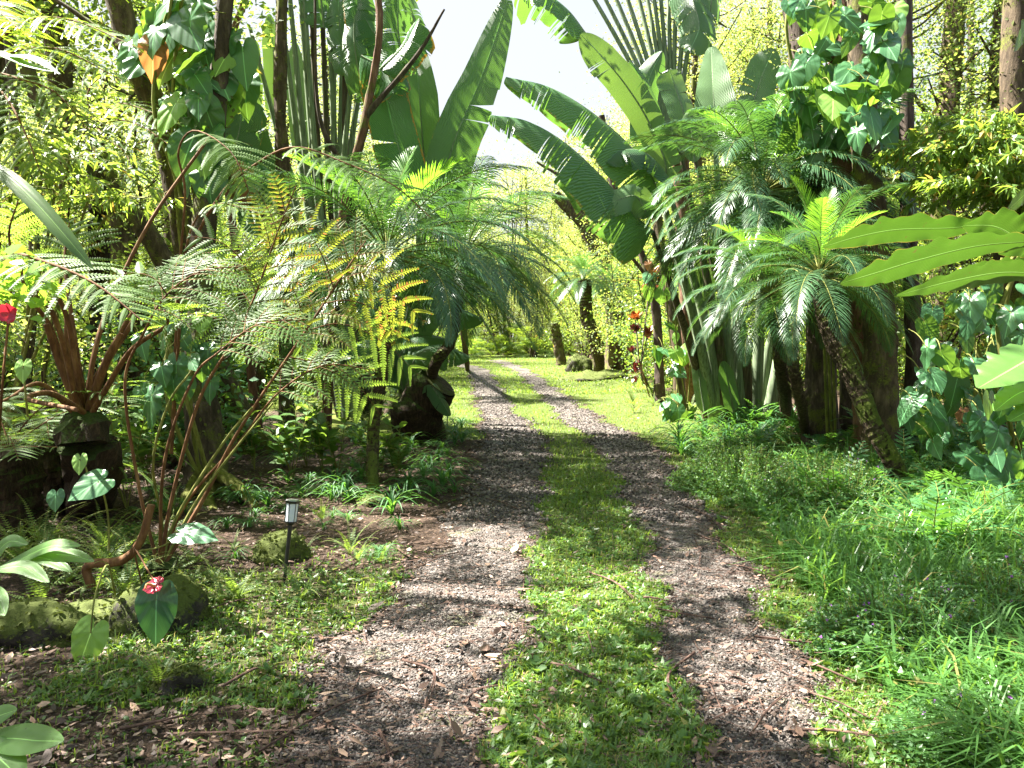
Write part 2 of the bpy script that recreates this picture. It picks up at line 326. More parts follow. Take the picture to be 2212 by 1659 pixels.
def ground():
    ys = np.concatenate([np.linspace(-8, 1.6, 16)[:-1], 1.6+(90-1.6)*np.linspace(0, 1, 330)**2.6])
    xs = np.sign(np.linspace(-1, 1, 301))*60*np.abs(np.linspace(-1, 1, 301))**2.4
    X, Y = np.meshgrid(xs, ys)
    Z = gh(X, Y)-0.012*np.sin(X*11+Y*3)*np.sin(Y*9)*np.where(in_track(X, Y, .1), 0.3, 1)
    V = np.stack([X, Y, Z], -1).reshape(-1, 3); nx = len(xs)
    i = np.arange(len(ys)-1)[:, None]*nx+np.arange(nx-1)[None]
    F = np.stack([i, i+1, i+nx+1, i+nx], -1).reshape(-1, 4)
    mb = MB(); mb.add(V, F)
    m, t, p, o = mat('forest floor')
    a = N(t, 'Attribute', attribute_name='grassy'); b = N(t, 'Attribute', attribute_name='mossy')
    n1 = noise(t, 38, 6, None, .75); n2 = noise(t, 5, 4); n3 = noise(t, 130, 3)
    litter = ramp(t, n1, [(0.28, (0.016, 0.011, 0.008)), (0.47, (0.055, 0.036, 0.026)), (0.6, (0.12, 0.08, 0.055)), (0.75, (0.22, 0.15, 0.11))])
    gr = mixc(t, n3, (0.05, 0.08, 0.015), (0.13, 0.20, 0.03))
    ms = mixc(t, n1, (0.06, 0.09, 0.012), (0.17, 0.21, 0.03))
    f1 = ramp(t, math_(t, 'ADD', a.outputs['Fac'], math_(t, 'SUBTRACT', n2, 0.5)), [(0.35, (0, 0, 0)), (0.75, (1, 1, 1))])
    f2 = ramp(t, math_(t, 'ADD', b.outputs['Fac'], math_(t, 'SUBTRACT', n2, 0.5)), [(0.35, (0, 0, 0)), (0.6, (1, 1, 1))])
    c = mixc(t, math_(t, 'MULTIPLY', f1, 0.75), litter, gr); c = mixc(t, f2, c, ms)
    t.links.new(c, p.inputs['Base Color']); p.inputs['Roughness'].default_value = 0.9; p.inputs['Specular IOR Level'].default_value = 0.2
    bp = N(t, 'Bump'); bp.inputs['Strength'].default_value = 0.9; bp.inputs['Distance'].default_value = 0.03
    t.links.new(math_(t, 'ADD', n1, math_(t, 'MULTIPLY', n3, 0.4)), bp.inputs['Height']); t.links.new(bp.outputs[0], p.inputs['Normal'])
    o_ = mb.obj('ground', m); tag(o_, kind='structure')
    for nm, fn in (('grassy', grass_w), ('mossy', moss_w)):
        at = o_.data.attributes.new(nm, 'FLOAT', 'POINT'); at.data.foreach_set('value', fn(V[:, 0], V[:, 1]).astype(np.float32))
    return o_
ground()
def gravelmat():
    m, t, p, o = mat('cinder gravel')
    g = N(t, 'NewGeometry')
    vo = N(t, 'TexVoronoi'); vo.inputs['Scale'].default_value = 75; t.links.new(g.outputs['Position'], vo.inputs['Vector'])
    sx = N(t, 'SeparateXYZ'); t.links.new(vo.outputs['Color'], sx.inputs[0])
    n2 = noise(t, 2.2, 4); n3 = noise(t, 24, 5)
    c = ramp(t, sx.outputs[0], [(0.0, (0.04, 0.033, 0.029)), (0.6, (0.095, 0.080, 0.071)), (0.93, (0.16, 0.14, 0.125)), (1.0, (0.26, 0.23, 0.21))])
    c = mixc(t, ramp(t, n3, [(0.52, (0, 0, 0)), (0.62, (.8, .8, .8))]), c, (0.085, 0.05, 0.035))
    c = mixc(t, ramp(t, n2, [(0.57, (0, 0, 0)), (0.68, (.5, .5, .5))]), c, (0.09, 0.11, 0.02))
    t.links.new(c, p.inputs['Base Color']); p.inputs['Roughness'].default_value = 0.65; p.inputs['Specular IOR Level'].default_value = 0.4
    bp = N(t, 'Bump'); bp.inputs['Strength'].default_value = 0.7; bp.inputs['Distance'].default_value = 0.012; bp.invert = True
    t.links.new(math_(t, 'ADD', vo.outputs['Distance'], math_(t, 'MULTIPLY', n3, 0.5)), bp.inputs['Height']); t.links.new(bp.outputs[0], p.inputs['Normal'])
    return m
GM = gravelmat()
def track(a, b):
    ys = 44*np.linspace(0, 1, 420)**1.8-0.2*0; nx = 22
    A = pl(ys, EY, a); B = pl(ys, EY, b); u = np.linspace(0, 1, nx)
    X = A[:, None]+(B-A)[:, None]*u[None]; Y = np.repeat(ys[:, None], nx, 1)
    X = X+wob(X, Y)*0.8
    Z = gh(X, Y)+0.016+0.006*np.sin(u*math.pi)[None]*-1
    Z -= 0.03*(np.abs(u-0.5)*2)[None]**8
    i = np.arange(len(ys)-1)[:, None]*nx+np.arange(nx-1)[None]
    mb = MB(); mb.add(np.stack([X, Y, Z], -1).reshape(-1, 3), np.stack([i, i+1, i+nx+1, i+nx], -1).reshape(-1, 4))
    tag(mb.obj('road_wheel_track', GM), kind='structure')
track(LL, LR); track(RL, RR)

# ------------------------------------------------------------------ leaf and frond makers
def arch(L, e0, bend, n=24, pw=1.3):
    s = np.linspace(0, 1, n); e = e0-bend*s**pw
    d = np.stack([np.cos(e), 0*e, np.sin(e)], -1)*(L/(n-1)); p = np.cumsum(d, 0)-d[0]
    return p
def pinnate(mb, pts, n=40, pl_=0.25, pw=0.012, s0=0.12, ang=(65, 25), vee=15, droop=0.6, seg=3, prof=None, up=(0, 0, 1), jit=0.06,
            m=0, comb=None, g=None, tipk=0.25, calm=1.0):
    """leaflets on both sides of a stalk; comb=(count, length, width) makes each leaflet a row of small ones (tree ferns)"""
    g = g or rng
    pts = np.asarray(pts, float); K = len(pts); T = tang(pts)
    s = np.linspace(s0, 0.995, n); f = s*(K-1)
    ix = np.clip(f.astype(int), 0, K-2); fr = (f-ix)[:, None]
    b = pts[ix]*(1-fr)+pts[ix+1]*fr; t = nrm(T[ix]*(1-fr)+T[ix+1]*fr)
    upv = np.asarray(up, float); side = nrm(np.cross(t, upv)); nn = np.cross(side, t)
    q = (s-s0)/(1-s0)
    if prof is None: prof = lambda q: (np.sin(np.pi*np.clip(q*0.93+0.06, 0, 1))**0.55)*(1-tipk*q)
    Ls = pl_*prof(q)
    for sg in (1, -1):
        Lq = Ls*(1+g.normal(0, jit, n)); a = np.radians(ang[0]+(ang[1]-ang[0])*q+g.normal(0, 4*calm, n)); v = np.radians(vee+g.normal(0, 6*calm, n))
        d = nrm(np.cos(a)[:, None]*t+np.sin(a)[:, None]*(sg*np.cos(v)[:, None]*side+np.sin(v)[:, None]*nn))
        p = b.copy(); C = [p]; D = [d]
        dr = droop*(1+g.normal(0, 0.2*calm, n))[:, None]
        for j in range(seg):
            d2 = nrm(d+np.array([0, 0, -1.])*dr*((j+0.6)/seg)**1.3); p = p+d2*(Lq/seg)[:, None]; C.append(p); D.append(d2)
        C = np.stack(C, 1); D = np.stack(D, 1)                                   # n, seg+1, 3
        W = nrm(t[:, None]-np.sum(t[:, None]*D, -1, keepdims=True)*D)            # across the leaflet
        if comb is None:
            wp = np.array([0.55]+[1.0]*(seg-1)+[0.08]) if seg > 1 else np.array([1, .1])
            wd = (pw/2*wp)[None, :, None]*np.clip(Lq/pl_, .5, 1)[:, None, None]
            A = C-W*wd; B = C+W*wd
            V = np.stack([A, B], 2).reshape(n, -1, 3); k = 2*(seg+1)
            j = np.arange(seg); Ft = np.stack([2*j, 2*j+1, 2*j+3, 2*j+2], 1)
            F = (Ft[None]+(np.arange(n)*k)[:, None, None]).reshape(-1, 4)
            U = np.tile(np.stack([np.tile([0., 1.], seg+1), np.repeat(np.linspace(0, 1, seg+1), 2)], 1), (n, 1))
            mb.add(V.reshape(-1, 3), F, U, m)
        else:
            cn, cl, cw = comb; r = (np.arange(cn)+0.5)/cn; fj = r*seg; ij = np.clip(fj.astype(int), 0, seg-1); fj = (fj-ij)[None, :, None]
            bb = C[:, ij]*(1-fj)+C[:, ij+1]*fj; dd = D[:, ij]; ww = W[:, ij]; nz = np.cross(dd, ww)
            lp = (cl*(1-0.75*r**1.5)*(0.6+0.4*np.minimum(1, r*6)))[None, :]*np.clip(Lq/pl_, .25, 1)[:, None]*(1+g.normal(0, 0.08, (n, cn)))
            hw = cw/2
            for s2 in (1, -1):
                e = s2*ww*0.93+dd*0.36-nz*0.16*sg
                tip = bb+e*lp[..., None]; mid = bb+e*(lp*0.6)[..., None]
                V = np.stack([bb-dd*hw*.8, bb+dd*hw*.8, mid+dd*hw*.9, tip, mid-dd*hw*.7], 2).reshape(-1, 3)
                k = np.arange(n*cn)[:, None]*5
                mb.add(V, np.concatenate([k+0, k+1, k+2, k+3, k+4], 1), None, m)
            wd = 0.0016*(1+pl_*3); A = C-W*wd; B = C+W*wd
            V = np.stack([A, B], 2).reshape(n, -1, 3); k = 2*(seg+1); j = np.arange(seg)
            Ft = np.stack([2*j, 2*j+1, 2*j+3, 2*j+2], 1)
            mb.add(V.reshape(-1, 3)+np.array([0, 0, 0.001]), (Ft[None]+(np.arange(n)*k)[:, None, None]).reshape(-1, 4), None, m)
def palm_frond(e0, bend, L=1.3, n=60, pl_=0.30, pw=0.0105, droop=0.9, seg=4, r=0.007, leaf='palm', seed=0, vee=20, ang=(70, 22)):
    g = np.random.default_rng(seed); mb = MB(); p = arch(L, R(e0), R(bend), 22, 1.25)
    p[:, 1] += np.linspace(0, 1, 22)**2*g.normal(0, 0.08)*L
    pinnate(mb, p, n, pl_, pw, 0.16, ang, vee, droop, seg, g=g, jit=.06, calm=.55)
    tube(mb, p, np.linspace(r, r*0.25, len(p)), 5, 1, cap=False)
    return mb.data('frond', [M[leaf], M['rachis_green']])
def fern_frond(e0, bend, L=1.4, n=19, pl_=0.38, comb=(19, 0.034, 0.012), droop=0.35, leaf='fern', seed=0, r=0.008, s0=0.25, ang=(80, 45), vee=5):
    g = np.random.default_rng(seed); mb = MB(); p = arch(L, R(e0), R(bend), 20, 1.2)
    p[:, 1] += np.linspace(0, 1, 20)**2*g.normal(0, 0.1)*L
    pinnate(mb, p, n, pl_, 0, s0, ang, vee, droop, 3, g=g, comb=comb, prof=lambda q: np.sin(np.pi*np.clip(q*0.84+0.16, 0, 1))**0.6, jit=.07)
    tube(mb, p, np.linspace(r, r*0.25, len(p)), 5, 1, cap=False)
    return mb.data('frond', [M[leaf], M['rachis']])
def rosette(root, metas, n, e_of, name='frond', spin=0.4, s=(0.85, 1.1), loc=(0, 0, 0), g=None, gold=2.39996, a0=0.0):
    """n fronds round a crown; metas = list of (elevation, mesh); e_of(i/n) gives the elevation wanted"""
    g = g or rng
    for i in range(n):
        e = e_of((i+0.5)/n)+g.normal(0, 5); k = int(np.argmin([abs(x[0]-e)+g.uniform(0, 8) for x in metas]))
        put(name, metas[k][1], root, loc, (g.normal(0, .12), -R(e-metas[k][0]), a0+i*gold+g.normal(0, spin*.4)), g.uniform(*s))
def paddle(pts, up, W, side_drop=(0.3, 0.3), tear=0.06, sides=(1, 1), n=90, seed=0, leaf='paddle', wave=0.02, prof=None, ang=70, stalk=0.02, curl=0.0, tearlen=0.75, gap=0.35):
    """a banana-like blade on a midrib path: ribs run out sideways, tears split it and let the strips droop"""
    g = np.random.default_rng(seed); mb = MB(); p = path(pts, n+1); T = tang(p)
    upv = np.asarray(up, float); S = nrm(np.cross(T, upv)); NN = nrm(np.cross(S, T)); s = np.linspace(0, 1, n+1)
    if prof is None: prof = lambda s: np.minimum(1, (s/0.10+0.08))**0.5*np.clip((1-s)/0.28, 0.001, 1)**0.55
    wid = W*prof(s); m_ = 6; u = np.linspace(0, 1, m_+1)
    a = R(ang)
    Ltot = np.linalg.norm(np.diff(p, axis=0), axis=1).sum()
    for sg, dr, on in ((1, side_drop[0], sides[0]), (-1, side_drop[1], sides[1])):
        if not on: continue
        cuts = np.where(g.random(n) < tear*(1.7*(np.sin(np.arange(n)*.21+seed) > -.1)))[0]; deep = g.uniform(1-tearlen, 0.55, len(cuts))
        grp = np.zeros(n, int); 
        for c in cuts: grp[c:] += 1
        gd = g.normal(0, 1, grp.max()+1); gw = g.uniform(0.9, 1.03, grp.max()+1)
        def row(k, gi, sh=0.0):
            d0 = np.cos(a)*T[k]+np.sin(a)*sg*S[k]; w_ = wid[k]*gw[gi]
            x = u*w_
            dz = -(dr+0.13*gd[gi]*(tear > 0))*w_*u**1.8+wave*np.sin(s[k]*37+seed)*u**1.5*w_
            q = p[k]+d0*x[:, None]*np.cos(min(1.2, max(0, dr))*u*0.6)[:, None]+NN[k]*(dz*0.75)[:, None]+np.array([0, 0, 1.])*(dz*0.35)[:, None]
            return q+T[k]*(sh*(u**1.2)*w_)[:, None]
        for k in range(n):
            gi = grp[k]
            st = k > 0 and grp[k-1] != gi; en = k < n-1 and grp[k+1] != gi
            A = row(k, gi, gap*0.06 if st else 0.0); B = row(k+1, gi, -gap*0.10 if en else 0.0)
            V = np.empty((2*(m_+1), 3)); V[0::2] = A; V[1::2] = B
            j = np.arange(m_); F = np.stack([2*j, 2*j+1, 2*j+3, 2*j+2], 1)
            if sg < 0: F = F[:, ::-1]
            U = np.empty((2*(m_+1), 2)); U[0::2, 0] = U[1::2, 0] = 0.5+sg*u*0.5*(0.93+0.07*g.random()); U[0::2, 1] = s[k]*Ltot/2.5; U[1::2, 1] = s[k+1]*Ltot/2.5
            mb.add(V, F, U, 0)
    tube(mb, p-NN*stalk*.35, np.linspace(stalk, stalk*.2, len(p)), 6, 1, cap=False)
    # weld: strips of one group share edges so each group reads as one sheet
    me = mb.data('leaf', [M[leaf], M['stalk']])
    import bmesh
    bm = bmesh.new(); bm.from_mesh(me); bmesh.ops.remove_doubles(bm, verts=bm.verts, dist=0.0008); bm.to_mesh(me); bm.free()
    me.polygons.foreach_set('use_smooth', np.ones(len(me.polygons), bool))
    return me
def mobj(name, me, parent=None, loc=None):
    o = bpy.data.objects.new(name, me); COL.objects.link(o)
    if parent is not None: o.parent = parent
    if loc is not None: o.location = [float(v) for v in loc]
    return o
def heart(W=0.5, L=1.0, fold=0.25, tipdrop=0.25, lobes=0.28, leaf='heart', seed=0, n=12, mcol=None, wavy=0.02):
    """heart-shaped blade: stalk joins at the origin, tip towards +X, face up +Z"""
    g = np.random.default_rng(seed); mb = MB()
    s = np.linspace(0, 1, n+1)
    # outline half-width as polar curve from the notch
    th = np.linspace(0, math.pi, 2*n+1)
    k = th/math.pi
    r = L*(lobes+0.02)*0+0.0*th
    # radial distance: tip L at 0, widest near 70 deg, lobes behind, notch at 180
    kx = np.array([0, 6, 20, 45, 75, 105, 135, 155, 170, 180])/180.; kr = np.array([1.0, 0.88, 0.75, 0.64, 0.59, 0.55, 0.52, 0.47, 0.30, 0.03])
    rr = np.interp(k, kx, kr)
    rr = np.convolve(np.pad(rr, 2, 'edge'), [0.1, .2, .4, .2, .1], 'valid'); rr[0] = 1
    for sg in (1, -1):
        x = L*rr*np.cos(th); y = sg*W*2*rr*np.sin(th)*0.86
        rings = np.linspace(0, 1, 6)
        V = []; U = []
        for q in rings:
            X = x*q; Y = y*q
            Z = fold*np.abs(Y)*0.5-tipdrop*(np.clip(X, 0, None)/L)**2*L*0.5-0.2*(np.clip(-X, 0, None)/L)*L+wavy*np.sin(th*9+seed)*q*q*L-0.6*fold*Y*Y/W
            V.append(np.stack([X, Y, Z], 1)); U.append(np.stack([0.5+Y/W/2.4, 0.3+X/L*0.7], 1))
        V = np.concatenate(V); U = np.concatenate(U); m_ = len(th)
        i = np.arange(5)[:, None]*m_+np.arange(m_-1)[None]
        F = np.stack([i, i+1, i+m_+1, i+m_], -1).reshape(-1, 4)
        mb.add(V, F if sg > 0 else F[:, ::-1], U)
    me = mb.data('leaf', [M[leaf]])
    import bmesh
    bm = bmesh.new(); bm.from_mesh(me); bmesh.ops.remove_doubles(bm, verts=bm.verts, dist=0.0005); bmesh.ops.dissolve_degenerate(bm, dist=0.0003, edges=bm.edges); bm.to_mesh(me); bm.free()
    me.polygons.foreach_set('use_smooth', np.ones(len(me.polygons), bool))
    return me
def lance(pts, W, up=(0, 0, 1), fold=0.2, leaf='ginger', n=30, ruffle=0.0, seed=0, prof=None):
    """long lance blade along a midrib path"""
    mb = MB(); p = path(pts, n+1); T = tang(p); S = nrm(np.cross(T, np.asarray(up, float))); NN = np.cross(S, T); s = np.linspace(0, 1, n+1)
    w_ = W*(prof(s) if prof else np.sin(np.pi*np.clip(s*0.97+0.02, 0, 1))**0.75)
    L = np.linalg.norm(np.diff(p, axis=0), axis=1).sum()
    us = np.linspace(-1, 1, 11)
    g = np.random.default_rng(seed); ph = g.uniform(0, 6, 3)
    ruf = ruffle*(np.sin(s*38+ph[0])+0.7*np.sin(s*61+ph[1]))
    V = p[:, None]+S[:, None]*(us[None, :, None]*w_[:, None, None]*(1+0.10*ruf[:, None, None]/max(ruffle, 1e-6)*(ruffle > 0)*np.abs(us)[None, :, None]))
    V = V+NN[:, None]*(w_[:, None]*(fold*np.abs(us)-fold*0.9*us**2)[None])[..., None]+NN[:, None]*(w_[:, None]*ruf[:, None]*np.abs(us)[None]**2)[..., None]
    U = np.stack(np.broadcast_arrays((us*0.5+0.5)[None], s[:, None]*L/1.0), -1)
    i = np.arange(n)[:, None]*11+np.arange(10)[None]
    mb.add(V.reshape(-1, 3), np.stack([i, i+11, i+12, i+1], -1).reshape(-1, 4), U.reshape(-1, 2))
    tube(mb, p-NN*0.002, np.linspace(0.022, 0.008, n+1)*W, 5, 1, cap=False)
    return mb.data('leaf', [M[leaf], M['rachis_green']])
DIA = np.array([[0, 0, 0], [.45, .32, .05], [1, 0, -.08], [.45, -.32, .05]]); DIAF = np.array([[0, 1, 2, 3]])
LNC = np.array([[0, 0, 0], [.3, .13, .02], [.65, .09, -.03], [1, 0, -.15], [.65, -.09, -.03], [.3, -.13, .02]]); LNCF = np.array([[0, 1, 2, 3, 4, 5]])
def scatter_leaves(mb, C, size, g, T=DIA, F=DIAF, droop=0.3, m=0, updir=0.6):
    n = len(C); d = g.normal(0, 1, (n, 3)); d[:, 2] = d[:, 2]*0.5-droop; d = nrm(d)
    nn = g.normal(0, 1, (n, 3))*0.6+np.array([0, 0, updir]); Mx = frames(d, nn)*(size*g.uniform(0.6, 1.25, n))[:, None, None]
    rep(mb, T, F, Mx, C, None, m)
class Plant:
    """a thing whose parts are built in world coordinates"""
    def __init__(s, name, label, cat, base, group=None):
        s.b = np.array(base, float); s.root = thing(name, label, cat, s.b, group)
    def me(s, name, me):
        return mobj(name, me, s.root, -s.b)
    def mb(s, name, mb, mats, smooth=True):
        return mb.obj(name, mats, s.root, tuple(-s.b), smooth)
    def tube(s, name, pts, rad, m, sides=8, n=24, rough=0.0, seed=0):
        b = MB(); p = path(pts, n); r = np.interp(np.linspace(0, 1, n), np.linspace(0, 1, len(rad)), rad) if not np.isscalar(rad) else rad
        tube(b, p, r, sides, 0, rough, seed=seed); return s.mb(name, b, [M[m]])
    def put(s, name, me, at, rot=(0, 0, 0), k=1.0): return put(name, me, s.root, np.asarray(at)-s.b, rot, k)
def gnd(p, dz=0.0): return np.array([p[0], p[1], float(gh(p[0], p[1]))+dz])

# ------------------------------------------------------------------ pygmy date palms
PF = [(e, palm_frond(e, b, seed=i)) for i, (e, b) in enumerate([(82, 55), (66, 80), (48, 95), (30, 85), (12, 75), (-8, 55), (75, 95), (55, 70), (25, 110)])]
PFY = [(e, palm_frond(e, b, L=1.05, leaf='palm_young', seed=20+i, droop=0.35, vee=28, pl_=.26, pw=.012)) for i, (e, b) in enumerate([(84, 30), (66, 50), (50, 60), (30, 60)])]
PFS = [(e, palm_frond(e, b, L=1.3, seed=40+i, droop=0.85, vee=22, pl_=.31, pw=.0095, n=54)) for i, (e, b) in enumerate([(72, 70), (52, 85), (32, 90), (12, 80), (-10, 60)])]
def rings_trunk(mb, pts, r0, r1, seed, n=70, boots=True):
    p = path(pts, n); s = np.linspace(0, 1, n); r = r0+(r1-r0)*s
    r = r*(1+0.10*((s*n*0.5) % 1.0))
    tube(mb, p, r, 12, 0, 0.10, seed=seed)
    if boots:
        g = np.random.default_rng(seed); T = tang(p)
        k = g.integers(int(n*.12), n, 260); a = g.uniform(0, 6.28, 260)
        out = np.stack([np.cos(a), np.sin(a), 0*a], 1); c = p[k]+out*r[k][:, None]*0.9
        Mx = frames(out*0.6+np.array([0, 0, 1.])+T[k]*.3, out)*g.uniform(0.03, 0.07, 260)[:, None, None]
        rep(mb, [[-.3, -.25, 0], [-.3, .25, 0], [1, .1, .5], [1, -.1, .5], [-.3, 0, .3]], [[0, 1, 2, 3]], Mx, c)
def date_palm(label, trunk, n, k=1.0, r=(0.075, 0.06), seed=0, young=6, elo=-15, ehi=85, group='pygmy date palms beside the drive', stiff=False):
    base = gnd(trunk[0], -0.05); pl0 = Plant('date_palm', label, 'palm tree', base, group)
    b = MB(); rings_trunk(b, [base]+list(trunk[1:]), r[0], r[1], seed); pl0.mb('trunk', b, [M['palm_trunk']], False)
    g = np.random.default_rng(seed); top = np.asarray(trunk[-1], float)
    ms = PFS if stiff else PF
    for i in range(n):
        q = (i+.5)/n; e = ehi+(elo-ehi)*q**0.85+g.normal(0, 5); j = int(np.argmin([abs(x[0]-e)+g.uniform(0, 14) for x in ms]))
        pl0.put('frond', ms[j][1], top+np.array([0, 0, 0.05*(1-q)]), (g.normal(0, .1), -R(e-ms[j][0])*.6, i*2.39996+g.normal(0, .15)), k*g.uniform(.85, 1.1))
    for i in range(young):
        e = 84-34*(i/young); j = int(np.argmin([abs(x[0]-e) for x in PFY]))
        pl0.put('frond', PFY[j][1], top+np.array([0, 0, 0.08]), (0, 0, i*2.4+1), k*g.uniform(.8, 1.05))
    return pl0
date_palm('slim pygmy date palm with drooping dark crown and mossy base, behind the near lamp',
    [G(806, 1080), P(806, 940, 8.0), P(822, 820, 8.0), P(838, 690, 8.05), P(836, 560, 8.1)], 44, 1.35, (0.062, 0.06), 1, 3, -15, 74)
date_palm('pygmy date palm with a crooked dark trunk leaning out behind the sawn stump',
    [G(915, 905), P(935, 800, 10.8), P(972, 740, 10.7), P(985, 670, 10.6), P(1002, 560, 10.5)], 42, 1.4, (0.08, 0.07), 2, 2, -15, 74)
date_palm('leaning date palm with bright green new fronds, on the right above the purple flowers',
    [G(1965, 1085), P(1935, 1010, 7.2), P(1885, 920, 7.3), P(1845, 820, 7.45), P(1800, 730, 7.6), P(1770, 600, 7.7)], 36, .95, (0.075, 0.10), 3, 7, -25, 76, stiff=True)
date_palm('dark bushy date palm with the widest crown, below the big sun-toned paddle leaf',
    [G(1700, 925), P(1690, 800, 10.3), P(1672, 650, 10.2), P(1650, 420, 10.2)], 76, 1.55, (0.09, 0.08), 4, 3, -35, 80)
date_palm('date palm behind the widest crown, its grey-green fronds reaching the mossy trunks', [G(1850, 915), P(1830, 700, 11.2), P(1800, 420, 11.2)], 50, 1.5, (0.09, 0.08), 14, 2, -30, 75)
date_palm('small date palm with mossy trunk, left of the leaning bright one',
    [G(1745, 960), P(1725, 850, 9.0), P(1700, 740, 9.0), P(1665, 640, 9.0)], 34, 1.0, (0.06, 0.06), 5, 2, stiff=True)
date_palm('distant sunlit date palm on a mossy mound right of the far bend',
    [G(1296, 812), P(1290, 760, 26), P(1268, 680, 26), P(1262, 606, 26)], 34, 1.15, (0.19, 0.22), 6, 4)
date_palm('distant date palm just behind the mound palm, with shaggy straight trunk',
    [G(1325, 800), P(1325, 740, 28.5), P(1322, 660, 28.5), P(1318, 618, 28.5)], 26, 1.1, (0.2, 0.2), 7, 2)
date_palm('half hidden palm behind the crooked palm, arching over the drive',
    [G(1010, 800), P(1000, 700, 19), P(985, 600, 19)], 36, 1.3, (0.09, 0.08), 8, 2)

# ------------------------------------------------------------------ broad paddle leaves (traveller palms)
def leafpts(l): return [P(*q) for q in l]
tr = Plant('traveller_palm', 'big traveller palm right of the drive with paddle leaves arching over it', 'traveller palm', gnd(G(1585, 915)))
CAMD = np.array([0, -1, 0.1])
def lf(pt, pts, W, up=CAMD, **k):
    return pt.me('leaf', paddle(leafpts(pts), up, W, **k))
lf(tr, [(1410, 500, 11.2), (1360, 455, 11), (1313, 396, 10.8), (1225, 312, 10.6), (1140, 262, 10.5), (1060, 248, 10.4)], 0.60, up=(0.25, -0.35, 1), side_drop=(1.05, 0.9), tear=.34, seed=3, stalk=.025, prof=lambda s: np.minimum(1, s/.12+.2)**.6*np.clip((1.02-s)/.85, 0, 1)**.55, leaf='paddle')
lf(tr, [(1440, 455, 11.8), (1385, 345, 11.6), (1293, 254, 11.4), (1191, 190, 11.2), (1094, 166, 11.1)], 0.62, up=(0.25, -0.35, 1), side_drop=(1.0, 0.85), tear=.30, seed=5, stalk=.025, prof=lambda s: np.minimum(1, s/.12+.2)**.6*np.clip((1.02-s)/.85, 0, 1)**.55)
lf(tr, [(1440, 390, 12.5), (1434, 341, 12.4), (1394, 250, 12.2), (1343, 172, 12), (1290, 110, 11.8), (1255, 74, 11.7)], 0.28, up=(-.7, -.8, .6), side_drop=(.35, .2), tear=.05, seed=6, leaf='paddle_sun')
lf(tr, [(1470, 330, 12.6), (1440, 290, 12.5), (1412, 220, 12.3), (1382, 160, 12.2), (1360, 132, 12.1)], 0.24, up=(.3, -1, .5), side_drop=(.6, .7), tear=.16, seed=8)
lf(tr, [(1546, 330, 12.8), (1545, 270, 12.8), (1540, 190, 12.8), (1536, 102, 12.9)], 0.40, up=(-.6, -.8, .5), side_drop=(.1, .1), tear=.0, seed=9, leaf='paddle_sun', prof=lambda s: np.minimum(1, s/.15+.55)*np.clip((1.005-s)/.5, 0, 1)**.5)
lf(tr, [(1610, 300, 13.3), (1622, 240, 13.4), (1648, 160, 13.5), (1672, 105, 13.5)], 0.33, up=(-.1, -1, .3), side_drop=(.3, .3), tear=.07, seed=10, leaf='paddle')
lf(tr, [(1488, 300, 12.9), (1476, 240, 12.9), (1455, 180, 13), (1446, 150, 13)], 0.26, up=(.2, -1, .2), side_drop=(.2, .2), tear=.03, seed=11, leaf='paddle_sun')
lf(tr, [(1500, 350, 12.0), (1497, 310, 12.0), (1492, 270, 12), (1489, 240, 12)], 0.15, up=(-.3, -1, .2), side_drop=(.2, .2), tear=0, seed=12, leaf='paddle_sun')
lf(tr, [(1440, 420, 11.9), (1435, 372, 11.7), (1390, 328, 11.5), (1340, 325, 11.3), (1310, 350, 11.2)], 0.28, up=(.1, -.2, 1), side_drop=(.9, .9), tear=.15, seed=13)
lf(tr, [(1400, 470, 11.0), (1375, 425, 10.9), (1335, 432, 10.7), (1285, 452, 10.6)], 0.22, up=(0, -1, .3), side_drop=(.3, .3), tear=.05, seed=14, leaf='paddle_sun')
lf(tr, [(1525, 700, 13.0), (1520, 620, 13), (1500, 560, 12.9), (1478, 510, 12.9)], 0.26, up=(.2, -1, .2), side_drop=(.2, .2), tear=.02, seed=15, leaf='paddle_sun')
lf(tr, [(1522, 890, 12.9), (1512, 830, 12.9), (1505, 760, 12.9)], 0.12, up=(-.3, -1, .2), side_drop=(.1, .1), tear=0, seed=16, leaf='paddle_sun')
lf(tr, [(1585, 890, 12.4), (1575, 840, 12.4), (1562, 780, 12.4)], 0.16, up=(.2, -1, .2), side_drop=(.1, .1), tear=0, seed=17, leaf='paddle')
lf(tr, [(1400, 330, 13.5), (1395, 280, 13.5), (1400, 180, 13.6), (1430, 110, 13.7)], 0.3, up=(.2, -1, .2), side_drop=(.4, .4), tear=.1, seed=18)
